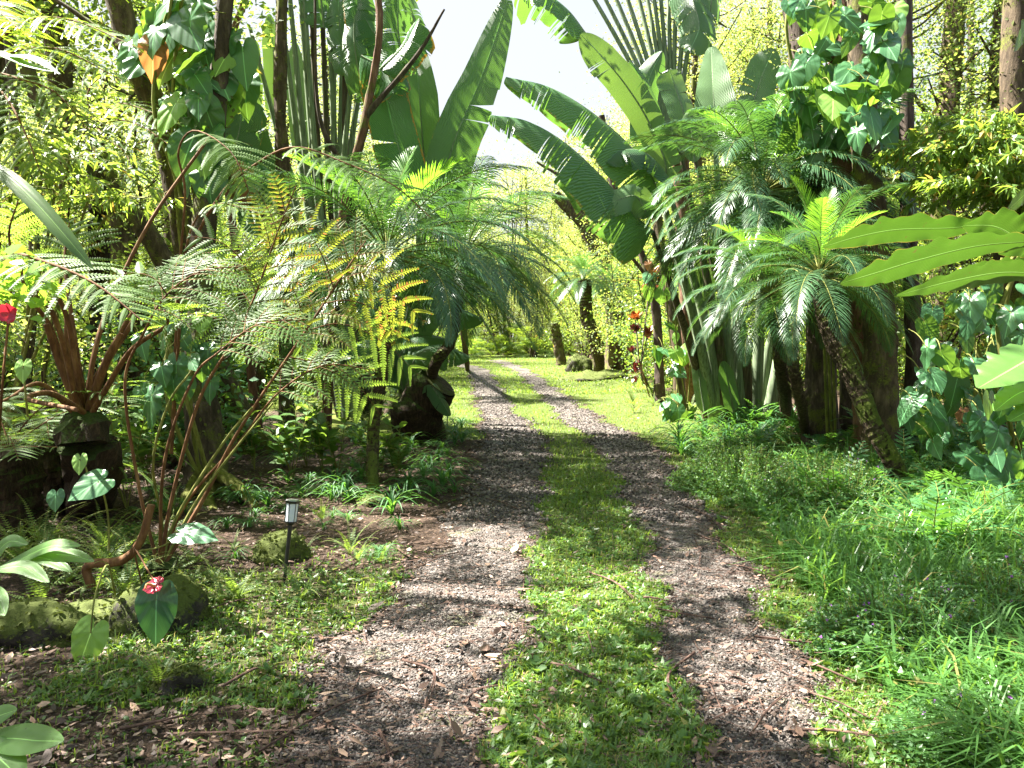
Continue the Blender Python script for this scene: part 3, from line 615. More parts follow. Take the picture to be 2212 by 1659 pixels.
for i, (a, b, c, r0, r1) in enumerate([
    ((1535, 925, 13.4), (1495, 760, 12.8), (1410, 500, 11.2), .10, .03), ((1545, 925, 13.3), (1512, 740, 12.7), (1440, 455, 11.8), .11, .035),
    ((1560, 928, 13.2), (1528, 720, 12.9), (1440, 390, 12.5), .11, .035), ((1572, 930, 13.1), (1550, 720, 12.9), (1470, 330, 12.6), .11, .035),
    ((1585, 930, 13.1), (1568, 700, 13.0), (1546, 330, 12.8), .12, .04), ((1600, 930, 13.2), (1592, 700, 13.2), (1610, 300, 13.3), .12, .04),
    ((1612, 930, 13.3), (1600, 700, 13.1), (1488, 300, 12.9), .11, .03), ((1628, 930, 13.5), (1640, 720, 13.4), (1650, 420, 13.3), .12, .03),
    ((1655, 928, 13.8), (1690, 720, 13.6), (1700, 520, 13.4), .12, .03), ((1680, 925, 14), (1712, 760, 13.8), (1735, 560, 13.6), .12, .03),
    ((1552, 925, 13.6), (1500, 700, 13.4), (1400, 330, 13.5), .10, .03), ((1640, 925, 14), (1660, 760, 13.8), (1690, 640, 13.6), .11, .03),
    ((1566, 925, 13.5), (1535, 800, 13.3), (1525, 700, 13.0), .09, .03)]):
    tr.tube('stalk', leafpts([a, b, c]), (r0, r0*.75, r1), 'stalk' if i % 3 else 'stalk_old', 8, 20)
# taller one behind: fan of long grey-green stalks running out of the top
t2 = Plant('traveller_palm', 'tall traveller palm whose fan of pale stalks leaves the top right of the view', 'traveller palm', gnd(G(1500, 880)))
t2.tube('trunk', [t2.b, P(1490, 700, 14.9), P(1478, 480, 14.8), P(1468, 330, 14.7)], (.2, .17, .15), 'bark_red', 10, 30, .06)
fan = [1265, 1292, 1318, 1345, 1372, 1392, 1408, 1424, 1442, 1460, 1486, 1512]
for i, x in enumerate(fan):
    top = P(x-(1445-x)*0.35, -140, 14.5+.1*(i % 3)); 
    t2.tube('stalk', [P(1462+(x-1445)*.08, 345, 14.6), P(1450+(x-1445)*.42, 160, 14.5), top], (.085, .045, .03), 'stalk', 8, 16)
    if i % 2 == 0 or i > 8:
        q = P(x-(1445-x)*0.75, -520, 14.5); e = P(x-(1445-x)*1.3, -720+abs(1445-x)*.9, 14.2)
        t2.me('leaf', paddle([top, q, e], (0.2*(1 if x > 1445 else -1), -1, .3), .42, (.3, .3), .12, seed=50+i))
lf(t2, [(1480, -60, 14), (1500, 10, 13.9), (1510, 60, 13.8), (1490, 110, 13.7)], .38, up=(0, -1, .2), side_drop=(.5, .5), tear=.2, seed=71)
lf(t2, [(1540, -50, 14.2), (1535, 20, 14.1), (1520, 70, 14.1)], .30, up=(.3, -1, .2), side_drop=(.6, .6), tear=.2, seed=72)
lf(t2, [(1268, 76, 13.5), (1225, 20, 13.3), (1170, -18, 13.1), (1110, -22, 12.9)], 0.42, up=(0, -.25, 1), side_drop=(.9, .9), tear=.15, seed=73, leaf='paddle')

# left clump
tl = Plant('traveller_palm', 'traveller palm left of the drive with the tallest upright paddle leaves against the sky', 'traveller palm', gnd(G(860, 905)))
lf(tl, [(960, 520, 12.2), (955, 422, 12.2), (982, 304, 12.2), (1040, 165, 12.3), (1096, 0, 12.5)], 0.42, up=(.15, -1, .1), side_drop=(.12, .12), tear=.05, seed=21, tearlen=.6, prof=lambda s: np.minimum(1, s/.2+.62)*np.clip((1.01-s)/.4, 0, 1)**.45)
lf(tl, [(925, 440, 12.9), (915, 330, 12.9), (905, 200, 12.9), (898, 90, 13)], 0.36, up=(-.15, -1, .1), side_drop=(.1, .1), tear=.01, seed=22, prof=lambda s: np.minimum(1, s/.2+.55)*np.clip((1.005-s)/.4, 0, 1)**.45)
lf(tl, [(905, 440, 11.8), (882, 388, 11.8), (852, 287, 11.8), (824, 168, 11.9)], 0.40, up=(.1, -1, .1), side_drop=(.15, .15), tear=.05, seed=23, leaf='paddle_old', prof=lambda s: np.minimum(1, s/.2+.5)*np.clip((1.02-s)/.12, 0, 1)**.4)
lf(tl, [(600, 260, 14.5), (594, 216, 14.5), (590, 120, 14.5), (582, 30, 14.5)], 0.20, up=(.3, -1, .1), side_drop=(.1, .1), tear=.01, seed=24, leaf='paddle_sun')
lf(tl, [(655, 330, 14.6), (648, 280, 14.6), (640, 180, 14.6), (636, 90, 14.6)], 0.24, up=(-.3, -1, .1), side_drop=(.1, .1), tear=.01, seed=25, leaf='paddle_sun')
lf(tl, [(500, 330, 12.6), (492, 270, 12.5), (470, 210, 12.3), (450, 170, 12.2)], 0.34, up=(0, -1, .2), side_drop=(.3, .3), tear=.1, seed=26)
lf(tl, [(545, 260, 13.4), (552, 180, 13.4), (545, 110, 13.4), (540, 80, 13.4)], 0.14, up=(.3, -1, .1), side_drop=(.1, .1), tear=.01, seed=27, leaf='paddle_sun')
lf(tl, [(380, 280, 12.6), (395, 230, 12.5), (400, 170, 12.5), (385, 130, 12.5)], 0.32, up=(0, -1, .2), side_drop=(.4, .4), tear=.25, seed=28)
for i, q in enumerate([[(860, 200, 12), (830, 110, 12), (790, 40, 12), (760, -40, 12)], [(880, 160, 11.6), (860, 70, 11.6), (860, -30, 11.6)], [(800, 230, 12.2), (770, 130, 12), (765, 40, 12), (780, -40, 12)],
        [(820, 150, 11.5), (870, 100, 11.4), (905, 40, 11.3)], [(900, 60, 12), (880, 0, 12), (850, -60, 12)], [(760, 160, 12.5), (735, 60, 12.5), (730, -30, 12.5)], [(780, 120, 11.8), (830, 150, 11.7), (850, 200, 11.6)], [(700, 60, 12.6), (690, -20, 12.6), (670, -90, 12.6)]]):
    lf(tl, q, .34, up=(.3*math.sin(i*2), -.7, .6), side_drop=(.7, .7), tear=.2, seed=30+i, leaf='paddle_old' if i % 3 == 0 else 'paddle')
for i, (a, b, c, r0) in enumerate([
    ((885, 905, 12.6), (905, 700, 12.4), (960, 520, 12.2), .1), ((880, 905, 12.8), (895, 680, 12.8), (925, 440, 12.9), .1), ((870, 905, 12.5), (900, 640, 12.2), (905, 440, 11.8), .1),
    ((760, 900, 13.5), (690, 460, 13.3), (640, -120, 13.1), .11), ((765, 900, 13.6), (715, 440, 13.3), (690, -120, 13.1), .10), ((775, 900, 13.6), (725, 420, 13.4), (722, -120, 13.2), .1),
    ((780, 900, 13.7), (745, 400, 13.5), (770, -60, 13.3), .1), ((790, 900, 13.7), (752, 420, 13.5), (800, 60, 13.2), .1), ((795, 900, 13.5), (762, 440, 13.2), (820, 180, 12.6), .1),
    ((750, 900, 13.5), (668, 470, 13.4), (590, -100, 13.3), .1), ((745, 900, 13.6), (650, 480, 13.6), (540, 60, 13.4), .1), ((740, 900, 13.4), (655, 500, 13.2), (500, 330, 12.6), .09),
    ((738, 900, 13.4), (640, 560, 13.2), (380, 280, 12.6), .09), ((748, 900, 14), (660, 560, 14.3), (600, 260, 14.5), .09), ((752, 900, 14), (690, 600, 14.4), (655, 330, 14.6), .09),
    ((758, 900, 13.2), (728, 440, 12.9), (706, -120, 12.7), .1), ((772, 900, 13.2), (748, 440, 12.9), (745, -120, 12.7), .1), ((742, 900, 13.2), (672, 440, 12.9), (615, -120, 12.7), .1), ((765, 900, 13.1), (738, 440, 12.8), (790, -90, 12.6), .09), ((750, 900, 13.1), (690, 440, 12.8), (650, -120, 12.6), .09),
    ((755, 900, 13.7), (700, 500, 13.4), (665, -120, 13.2), .1), ((770, 900, 13.7), (735, 500, 13.4), (745, -120, 13.2), .09)]):
    tl.tube('stalk', leafpts([a, b, c]), (r0, r0*.62, r0*.32), 'stalk' if i % 4 else 'stalk_old', 8, 20)
for i, q in enumerate([[(470, 420, 12.4), (500, 340, 12.4), (520, 260, 12.4), (510, 200, 12.4)], [(560, 430, 12.8), (555, 350, 12.8), (540, 280, 12.8), (545, 220, 12.8)], [(600, 440, 12.9), (590, 380, 12.9), (560, 330, 12.9)], [(450, 400, 12.6), (440, 330, 12.6), (455, 270, 12.6)]]):
    lf(tl, q, .36, up=(.4*(-1)**i, -1, .2), side_drop=(.2, .2), tear=.06, seed=90+i)
# low banana leaves by the stump
bn = Plant('banana_plant', 'low banana plant with broad torn leaves drooping around the sawn stump', 'banana plant', gnd(G(880, 900)))
for i, q in enumerate([[(870, 800, 11.5), (905, 700, 11.3), (960, 665, 11.2), (1045, 690, 11.1)], [(880, 830, 11.2), (900, 770, 11), (950, 750, 10.9), (1015, 772, 10.8)], [(850, 780, 11.6), (830, 700, 11.6), (800, 650, 11.5), (770, 640, 11.4)],
        [(860, 820, 11.5), (840, 760, 11.3), (790, 740, 11.2), (740, 770, 11.1)], [(890, 850, 11.0), (925, 830, 10.8), (950, 860, 10.7), (972, 898, 10.6)], [(860, 760, 12), (885, 640, 12), (880, 540, 12)], [(870, 840, 11.4), (860, 780, 11.4), (900, 730, 11.3), (985, 735, 11.3)]]):
    lf(bn, q, .27, up=(.1, -.6, .8), side_drop=(.6, .6), tear=.08, seed=60+i) if i != 4 else lf(bn, q, .12, up=(.1, -.6, .8), side_drop=(.6, .6), tear=.05, seed=60+i)
for q in [(870, 800, 11.5), (880, 830, 11.2), (850, 780, 11.6), (860, 820, 11.5), (860, 760, 12)]:
    bn.tube('stalk', [bn.b, P(*q)], (.07, .03), 'stalk', 8, 12)

# ------------------------------------------------------------------ the sawn stump
st = Plant('tree_stump', 'thick dark sawn-off stump leaning towards the drive, cut face up', 'stump', gnd(G(905, 942)))
b = MB(); sp_ = path([st.b-[0, 0, .1], P(900, 900, 11.2), P(918, 868, 11.1), P(948, 828, 11.0)], 20)
tube(b, sp_, np.linspace(.42, .27, 20), 20, 0, .10, seed=4, cap=False); st.mb('trunk', b, [M['fibre']])
b = MB(); T = nrm(sp_[-1]-sp_[-2]); a_ = nrm(np.cross(T, [0, 0, 1])); b_ = np.cross(T, a_); th = np.linspace(0, 2*np.pi, 20, endpoint=False)
rr = np.concatenate([np.full((20), k) for k in (.08, .16, .235, .268)]); tt = np.tile(th, 4)
V = sp_[-1]+T*0.006+np.outer(np.cos(tt)*rr, a_)+np.outer(np.sin(tt)*rr, b_); i = np.arange(3)[:, None]*20; j = np.arange(20)[None]; k = (j+1) % 20
b.add(V, np.stack([i+j, i+k, i+20+k, i+20+j], -1).reshape(-1, 4)); b.add(V[:20], [list(range(20))])
st.mb('cut_face', b, [barkmat('sawn wood', (0.05, 0.04, 0.03), (0.12, 0.09, 0.07), (0.07, 0.08, 0.02), .1, scale=(1, 1, 1), s=12)])

# ------------------------------------------------------------------ solar path lamps
LB = plain('black plastic', (0.012, 0.012, 0.013), 0.35); LC = plain('brushed steel cap', (0.35, 0.36, 0.38), 0.3, .9)
mg, tg, pg, og = mat('frosted lamp glass'); pg.inputs['Base Color'].default_value = (.80, .88, .95, 1); pg.inputs['Roughness'].default_value = .12
pg.inputs['Transmission Weight'].default_value = 0.25; pg.inputs['IOR'].default_value = 1.3
LR_ = plain('white reflector', (0.8, 0.84, 0.88), 0.25)
def prism(mb, r0, r1, z0, z1, n=6, m=0, off=0.0):
    th = np.linspace(0, 2*np.pi, n, endpoint=False)+off
    V = np.vstack([np.stack([r0*np.cos(th), r0*np.sin(th), 0*th+z0], 1), np.stack([r1*np.cos(th), r1*np.sin(th), 0*th+z1], 1)])
    j = np.arange(n); mb.add(V, np.stack([j, (j+1) % n, n+(j+1) % n, n+j], 1), None, m); mb.add(V[n:], [list(range(n))], None, m); mb.add(V[:n], [list(range(n))[::-1]], None, m)
def lamp(label, base, lean, h=0.5):
    t = thing('solar_path_lamp', label, 'garden lamp', base); t.rotation_euler = lean
    k = h/0.5
    b = MB(); prism(b, .009*k, .013*k, -.05, .345*k, 10); b.obj('stake', [LB], t)
    b = MB(); prism(b, .018*k, .036*k, .345*k, .358*k); prism(b, .036*k, .036*k, .3585*k, .366*k); b.obj('collar', [LB], t, smooth=False)
    b = MB(); prism(b, .017*k, .017*k, .367*k, .474*k, 10); b.obj('reflector', [LR_], t)
    b = MB(); prism(b, .033*k, .035*k, .367*k, .474*k); b.obj('lamp_glass', [mg], t, smooth=False)
    for q in range(6):
        a = q*math.pi/3; b = MB(); c0 = np.array([.0345*k*math.cos(a), .0345*k*math.sin(a), .366*k]); c1 = np.array([.0365*k*math.cos(a), .0365*k*math.sin(a), .475*k])
        tube(b, np.array([c0, c1]), .0022*k, 6); b.obj('corner_post', [LB], t)
    b = MB(); prism(b, .040*k, .043*k, .475*k, .49*k); b.obj('lamp_cap', [LB], t, smooth=False)
    b = MB(); prism(b, .043*k, .036*k, .4905*k, .497*k); b.obj('solar_panel', [LC], t, smooth=False)
lamp('near solar stake lamp leaning slightly right in front of a mossy boulder', gnd(G(614, 1262)), (R(-4), R(7), .3), .53)
lamp('far small solar stake lamp upright on the grass edge beyond the sawn stump', gnd(G(966, 925)), (0, R(1), .2), .46)
# ------------------------------------------------------------------ tree ferns
FF = [(e, fern_frond(e, b, seed=100+i)) for i, (e, b) in enumerate([(75, 75), (58, 85), (40, 80), (22, 70), (5, 55), (60, 60), (35, 55)])]
FB = [(e, fern_frond(e, b, L=1.5, n=24, comb=(15, .036, .019), leaf='fern_sun', seed=120+i)) for i, (e, b) in enumerate([(72, 75), (52, 80), (34, 75), (15, 60), (-5, 50)])]
FD = [(e, fern_frond(e, b, L=1.4, n=22, comb=(14, .036, .02), leaf='fern', seed=140+i)) for i, (e, b) in enumerate([(72, 75), (52, 80), (34, 75), (15, 60)])]
def tree_fern(label, base, h, n, k=1.0, ms=FF, r=.11, seed=0, lean=(0, 0), group='tree ferns in the undergrowth', name='tree_fern', elo=0, ehi=75, skirt=True):
    g = np.random.default_rng(seed); base = gnd(base, -.05); pl0 = Plant(name, label, 'tree fern', base, group)
    top = base+np.array([lean[0], lean[1], h])
    b = MB(); p = path([base, base+np.array([lean[0]*.3, lean[1]*.3, h*.5]), top], 26); tube(b, p, np.linspace(r*1.25, r, 26), 14, 0, .22, seed=seed)
    if skirt:
        q = g.integers(0, 26, 300); a = g.uniform(0, 6.28, 300); o_ = np.stack([np.cos(a), np.sin(a), 0*a], 1)
        Mx = frames(np.array([0, 0, -1.])+o_*.25, o_)*g.uniform(.10, .22, 300)[:, None, None]
        rep(b, [[0, -.025, 0], [0, .025, 0], [1, 0, .1]], [[0, 1, 2]], Mx, p[q]+o_*r*1.02)
    pl0.mb('trunk', b, [M['fibre']], False)
    for i in range(n):
        q = (i+.5)/n; e = ehi+(elo-ehi)*q+g.normal(0, 5); j = int(np.argmin([abs(x[0]-e)+g.uniform(0, 10) for x in ms]))
        pl0.put('frond', ms[j][1], top, (g.normal(0, .12), -R(e-ms[j][0])*.6, i*2.39996+g.normal(0, .2)), k*g.uniform(.85, 1.15))
    return pl0
DM = [None]
def PD(X, Y, d): return P(X, Y, d if DM[0] is None else DM[0]-d)
def fern_on(pt, pts, n=22, pl_=.4, comb=(20, .06, .015), up=(0, -.4, 1), leaf='fern', seed=0, r=.009, s0=.35, ang=(75, 45), droop=.3, stem='rachis', vee=5, r2=None):
    g = np.random.default_rng(seed); mb = MB(); p = path([PD(*q) for q in pts], 30)
    Lp = np.linalg.norm(np.diff(p, axis=0), axis=1).sum()*(1-s0); n = int(Lp/.072); cl = .50*Lp/n*1.0; comb = (int(pl_/max(.009, cl*.5)), cl, max(.007, cl*.36))
    pinnate(mb, p, n, pl_, 0, s0, ang, vee, droop, 4, g=g, comb=comb, up=up, prof=lambda q: np.sin(np.pi*np.clip(q*.84+.16, 0, 1))**.6, jit=.08)
    tube(mb, p, np.linspace(r, r2 or r*.22, 30), 7, 1, cap=False)
    return pt.me('frond', mb.data('frond', [M[leaf], M[stem]]))


def fern_compound(pt, pts, nsub, Ls, leafs=('fern',), seed=0, r=.014, s0=.55, up=(-.2, -1, .35), ang=(62, 35), droop=.5):
    """a big frond: side fronds in pairs along the stalk, each with its own toothed leaflets"""
    g = np.random.default_rng(seed); mb = MB(); p = path([PD(*q) for q in pts], 60); T = tang(p); upv = nrm(np.array(up, float))
    for i in range(nsub):
        q = (i+.5)/nsub; k = int((s0+(1-s0)*q)*58); L = Ls*math.sin(math.pi*min(1, q*.8+.2))**.6
        for sg in (1, -1):
            sd = nrm(np.cross(T[k], upv))*sg; a = R(ang[0]+(ang[1]-ang[0])*q+g.normal(0, 5)); d = nrm(math.cos(a)*T[k]+math.sin(a)*sd+np.array([0, 0, .1]))
            pp = [p[k]]
            for j in range(14): d = nrm(d+np.array([0, 0, -1.])*droop*.11); pp.append(pp[-1]+d*L/14)
            pp = np.array(pp); n = int(L/.026); m_ = g.integers(0, len(leafs))
            pinnate(mb, pp, n, .085*L/.45+.015, 0, .06, (78, 50), 8, .25, 2, g=g, comb=(9, .0115, .0085), up=tuple(upv*.6+np.array([0, 0, .7])), m=1+m_, prof=lambda q: np.sin(np.pi*np.clip(q*.8+.2, 0, 1))**.7)
            tube(mb, pp, np.linspace(.0035, .001, 15), 4, 0, cap=False)
    tube(mb, p, np.linspace(r, r*.25, 60), 7, 0, cap=False)
    return pt.me('frond', mb.data('frond', [M['rachis']]+[M[l] for l in leafs]))

# the big fern in front: long stalks fanning up from one crown by the red spathe
bf = Plant('tree_fern', 'large fern in front whose long brown stalks fan up right from beside the red spathe', 'fern', gnd(G(345, 1262)))
c0 = (345, 1235, 4.9); DM[0] = 9.8
fern_compound(bf, [c0, (439, 1078, 4.7), (516, 930, 4.6), (661, 714, 4.5), (745, 587, 4.45), (790, 520, 4.45)], 7, .48, ('fern_yellow', 'fern', 'fern_yellow'), 1, .016, .58)
fern_compound(bf, [c0, (371, 1078, 4.9), (432, 860, 4.9), (506, 734, 4.85), (553, 633, 4.8), (600, 500, 4.85), (640, 400, 5)], 9, .46, ('fern', 'fern_yellow', 'fern'), 2, .014, .5)
fern_compound(bf, [c0, (300, 1050, 4.9), (270, 829, 5.0), (310, 720, 5.1), (361, 636, 5.1), (435, 586, 5.0), (530, 575, 4.9)], 8, .42, ('fern',), 3, .012, .58, (0, -.6, .8))
fern_compound(bf, [c0, (355, 1000, 5.2), (415, 822, 5.3), (472, 761, 5.3), (560, 700, 5.2), (660, 690, 5.1)], 7, .40, ('fern',), 4, .011, .6, (0, -.6, .8))
fern_compound(bf, [c0, (400, 1090, 4.7), (520, 950, 4.6), (600, 850, 4.6), (700, 790, 4.5), (815, 800, 4.4)], 7, .36, ('fern',), 5, .012, .6, (0, -.6, .8))
fern_on(bf, [(745, 587, 4.45), (800, 600, 4.4), (860, 640, 4.3), (915, 694, 4.25)], 18, .30, (16, .05, .015), up=(-.2, -1, .5), leaf='fern_yellow', seed=6, r=.005, s0=.05, droop=.3)
fern_on(bf, [(700, 655, 4.45), (760, 650, 4.4), (830, 680, 4.3), (850, 740, 4.25)], 18, .28, (16, .05, .015), up=(-.2, -1, .5), leaf='fern_yellow', seed=7, r=.005, s0=.05, droop=.3)
fern_on(bf, [(661, 714, 4.5), (740, 700, 4.4), (830, 740, 4.3), (905, 812, 4.25)], 24, .30, (18, .05, .014), up=(-.2, -1, .5), seed=8, r=.005, s0=.05, droop=.3)
fern_on(bf, [(620, 770, 4.5), (700, 790, 4.4), (770, 830, 4.3), (825, 900, 4.25)], 24, .30, (18, .05, .014), up=(-.2, -1, .5), seed=9, r=.005, s0=.05, droop=.3)
fern_on(bf, [(661, 714, 4.5), (640, 640, 4.5), (600, 570, 4.5), (560, 520, 4.5)], 22, .26, (18, .045, .013), up=(-.2, -1, .5), leaf='fern_yellow', seed=10, r=.005, s0=.05, droop=.4)
fern_on(bf, [(720, 620, 4.45), (690, 540, 4.5), (640, 480, 4.5), (575, 450, 4.5)], 22, .26, (18, .045, .013), up=(-.2, -1, .5), leaf='fern_yellow', seed=11, r=.005, s0=.05, droop=.4)
fern_on(bf, [(553, 633, 4.8), (520, 560, 4.8), (470, 520, 4.8), (410, 510, 4.8)], 22, .28, (18, .045, .013), up=(-.2, -1, .5), seed=12, r=.005, s0=.05, droop=.4)
fern_on(bf, [(516, 734, 4.8), (470, 690, 4.8), (400, 680, 4.8), (330, 720, 4.8)], 22, .26, (18, .045, .013), up=(-.2, -1, .5), seed=13, r=.005, s0=.05, droop=.4)
fern_on(bf, [(361, 636, 5.1), (330, 600, 5.1), (280, 590, 5.1), (230, 610, 5.1)], 22, .26, (18, .045, .013), up=(0, -.5, 1), seed=14, r=.005, s0=.05, droop=.4)
for q, r_ in (([c0, (380, 1120, 4.8), (480, 960, 4.75), (545, 880, 4.8)], .012), ([c0, (350, 1130, 4.9), (330, 1000, 5.2), (365, 870, 5.3), (415, 800, 5.3)], .010), ([c0, (420, 1090, 4.75), (500, 980, 4.7), (590, 870, 4.7)], .011)):
    bf.tube('stalk', [PD(*x) for x in q], (r_, r_*.6), 'rachis_green', 7, 16)
b = MB(); tube(b, path([bf.b-[0, 0, .1], P(350, 1215, 4.9)], 12), .09, 14, 0, .25, seed=9); bf.mb('trunk', b, [M['fibre']])
DM[0] = None
# arching frond row reaching across towards the palm
af = Plant('tree_fern', 'tall fern whose woody stalk arches across in front of the paddle leaf stalks', 'fern', gnd(G(360, 1010)))
fern_on(af, [(370, 980, 6.6), (400, 600, 6.5), (470, 430, 6.4), (560, 350, 6.3), (640, 318, 6.2), (740, 350, 6.1), (850, 400, 6.0), (930, 470, 5.9)], 26, .42, (22, .05, .014), up=(0, -.3, 1), seed=21, r=.016, s0=.58, droop=.75, ang=(85, 70))
fern_on(af, [(370, 980, 6.6), (385, 620, 6.5), (400, 420, 6.4), (385, 330, 6.3), (420, 282, 6.1), (500, 330, 5.9), (540, 420, 5.8)], 24, .40, (22, .05, .014), up=(0, -.3, 1), seed=22, r=.014, s0=.72, droop=.6)
fern_on(af, [(370, 980, 6.6), (395, 600, 6.3), (420, 480, 6.2), (470, 440, 6.1), (560, 460, 6.0)], 22, .36, (22, .05, .014), up=(0, -.3, 1), seed=23, r=.012, s0=.68, droop=.5)
# the left fern with red-brown stalks
rf = Plant('tree_fern', 'tree fern at the left with thick reddish brown stalks spreading from a dark fibrous trunk', 'tree fern', gnd(G(190, 1085)))
b = MB(); tube(b, path([rf.b-[0, 0, .1], P(185, 1000, 5.6), P(180, 900, 5.6)], 20), np.linspace(.19, .15, 20), 16, 0, .25, seed=5); rf.mb('trunk', b, [M['fibre']], False)
for i, (q, lv) in enumerate([
    ([(178, 900, 5.6), (142, 677, 5.4), (60, 580, 5.1), (-60, 560, 4.9), (-150, 600, 4.7)], 1), ([(172, 900, 5.6), (115, 720, 5.5), (67, 643, 5.3), (20, 520, 5.2), (40, 430, 5.0)], 1),
    ([(190, 900, 5.6), (256, 727, 5.6), (324, 630, 5.6), (400, 560, 5.6), (500, 540, 5.6)], 1), ([(170, 890, 5.5), (120, 690, 5.2), (30, 560, 4.9), (80, 560, 4.6), (200, 610, 4.4), (310, 695, 4.3)], 1),
    ([(185, 900, 5.6), (205, 760, 5.7), (245, 640, 5.9), (330, 470, 6.1), (450, 300, 6.4)], 0), ([(168, 900, 5.5), (90, 830, 5.2), (20, 860, 4.9), (-60, 900, 4.6)], 1), ([(180, 890, 5.4), (110, 850, 4.9), (60, 862, 4.6), (165, 885, 4.2)], 0),
    ([(185, 890, 5.6), (150, 650, 5.8), (140, 560, 5.9), (150, 480, 6.0)], 1), ([(200, 890, 5.5), (280, 760, 5.3), (360, 700, 5.1), (330, 650, 4.9), (230, 640, 4.8)], 1)]):
    if i == 4 or i == 6: rf.tube('stalk', [P(*x) for x in q], (.022, .012), 'rachis', 7, 20)
    else: fern_on(rf, q, 24, .40, (22, .05, .015), up=(0, -.3, 1), seed=30+i, r=.022, s0=.5, droop=.5, r2=.004)
for q in [[(180, 900, 5.6), (150, 760, 5.6), (145, 680, 5.6)], [(186, 900, 5.6), (230, 780, 5.5), (262, 720, 5.5)], [(176, 900, 5.55), (128, 780, 5.5), (100, 700, 5.4)], [(192, 900, 5.6), (208, 820, 5.7), (290, 690, 5.8)]]:
    rf.tube('stalk', [P(*x) for x in q], (.034, .02), 'rachis', 8, 14)
# sunlit fronds, upper left: a tall tree fern whose crown is just inside the frame
uf = Plant('tree_fern', 'tall tree fern at the upper left edge with glowing backlit fronds arching right', 'tree fern', gnd(G(-60, 960)))
b = MB(); tube(b, path([uf.b, P(-50, 500, 7.5), P(-30, 120, 7.3)], 30), np.linspace(.17, .13, 30), 14, 0, .2, seed=6); uf.mb('trunk', b, [M['fibre']], False)
for i, q in enumerate([[(-30, 110, 7.3), (60, 45, 7.0), (160, 45, 6.8), (300, 105, 6.5)], [(-30, 130, 7.3), (60, 105, 7), (140, 110, 6.8), (265, 175, 6.6)], [(-30, 150, 7.3), (40, 170, 7.1), (120, 200, 7), (190, 280, 6.9)],
        [(-30, 100, 7.3), (30, -20, 7.2), (130, -60, 7.1), (260, -20, 7)], [(-30, 160, 7.3), (20, 220, 7), (60, 300, 6.8), (90, 380, 6.7)], [(-30, 120, 7.3), (-60, 40, 6.5), (-40, 0, 5.8), (40, 60, 5.2)]]):
    fern_on(uf, q, 30, .5, (20, .06, .017), up=(0, -.3, 1), leaf='fern_sun', seed=50+i, r=.014, s0=.12, droop=.9)
# another sunlit spray (230-400, 240-330)
uf2 = Plant('tree_fern', 'tree fern with yellow-green backlit fronds in front of the leaning mossy trunk', 'tree fern', gnd(G(215, 905)))
b = MB(); tube(b, path([uf2.b, P(215, 600, 9), P(205, 270, 8.9)], 30), np.linspace(.12, .09, 30), 12, 0, .2, seed=7); uf2.mb('trunk', b, [M['fibre']], False)
for i, q in enumerate([[(205, 270, 8.9), (250, 225, 8.7), (320, 240, 8.5), (395, 275, 8.3)], [(205, 270, 8.9), (260, 260, 8.6), (310, 275, 8.4), (375, 320, 8.2)], [(205, 270, 8.9), (150, 240, 8.7), (90, 270, 8.6), (40, 340, 8.4)], [(205, 270, 8.9), (230, 300, 8.6), (270, 330, 8.3), (300, 400, 8.1)],
        [(205, 270, 8.9), (170, 300, 8.6), (120, 330, 8.3), (80, 420, 8.1)], [(205, 270, 8.9), (190, 200, 8.9), (230, 160, 8.9), (290, 150, 8.8)]]):
    fern_on(uf2, q, 28, .45, (18, .06, .018), up=(0, -.3, 1), leaf='fern_sun', seed=60+i, r=.012, s0=.1, droop=.8)
# mid and far tree ferns
for i, (X, Y, h, lab, ms, k) in enumerate([
    (120, 900, 1.6, 'tree fern with pale lit fronds at the left behind the reddish stalks', FB, 1.0), (330, 880, 1.7, 'tree fern in the half shade left of the rooted dark trunk', FF, 1.0),
    (560, 880, 1.3, 'low tree fern behind the big front fern, right of the rooted dark trunk', FF, .9), (-120, 1000, 1.7, 'dark tree fern cut by the left edge', FF, 1.1),
    (620, 850, 2.3, 'tree fern standing in shade before the paddle leaf stalks', FF, 1.0), (20, 860, 2.6, 'tall tree fern far left among dark trunks', FB, 1.1), (430, 835, 2.6, 'distant lit tree fern over the mossy clearing', FB, 1.2),
    (250, 820, 3.2, 'distant tall tree fern left of the leaning trunk', FB, 1.3), (480, 930, 1.9, 'tree fern crowding in front of the rooted dark trunk', FF, 1.0), (280, 960, 2.0, 'tree fern filling the gap right of the reddish stalks', FF, 1.1), (-40, 900, 2.6, 'tall dark tree fern at the left edge behind the thin trunk', FF, 1.2),
    (700, 870, 1.5, 'low tree fern left of the slim date palm', FF, .9), (540, 835, 3.4, 'tall lit tree fern deep behind the left paddle stalks', FB, 1.3)]):
    tree_fern(lab, G(X, Y), h, 15, k, ms, seed=200+i)
# dark fibrous fern trunks low left
for i, (X, Y, h, r_, lab) in enumerate([(30, 1190, .8, .17, 'fat black fibrous fern stump at the far left, behind the lime ginger leaves'), (120, 1120, .7, .15, 'dark shaggy fern stump between the left edge and the reddish stalks')]):
    tree_fern(lab, G(X, Y), h, 9, .8, FF, r_, 230+i, elo=10, ehi=60, group=None)

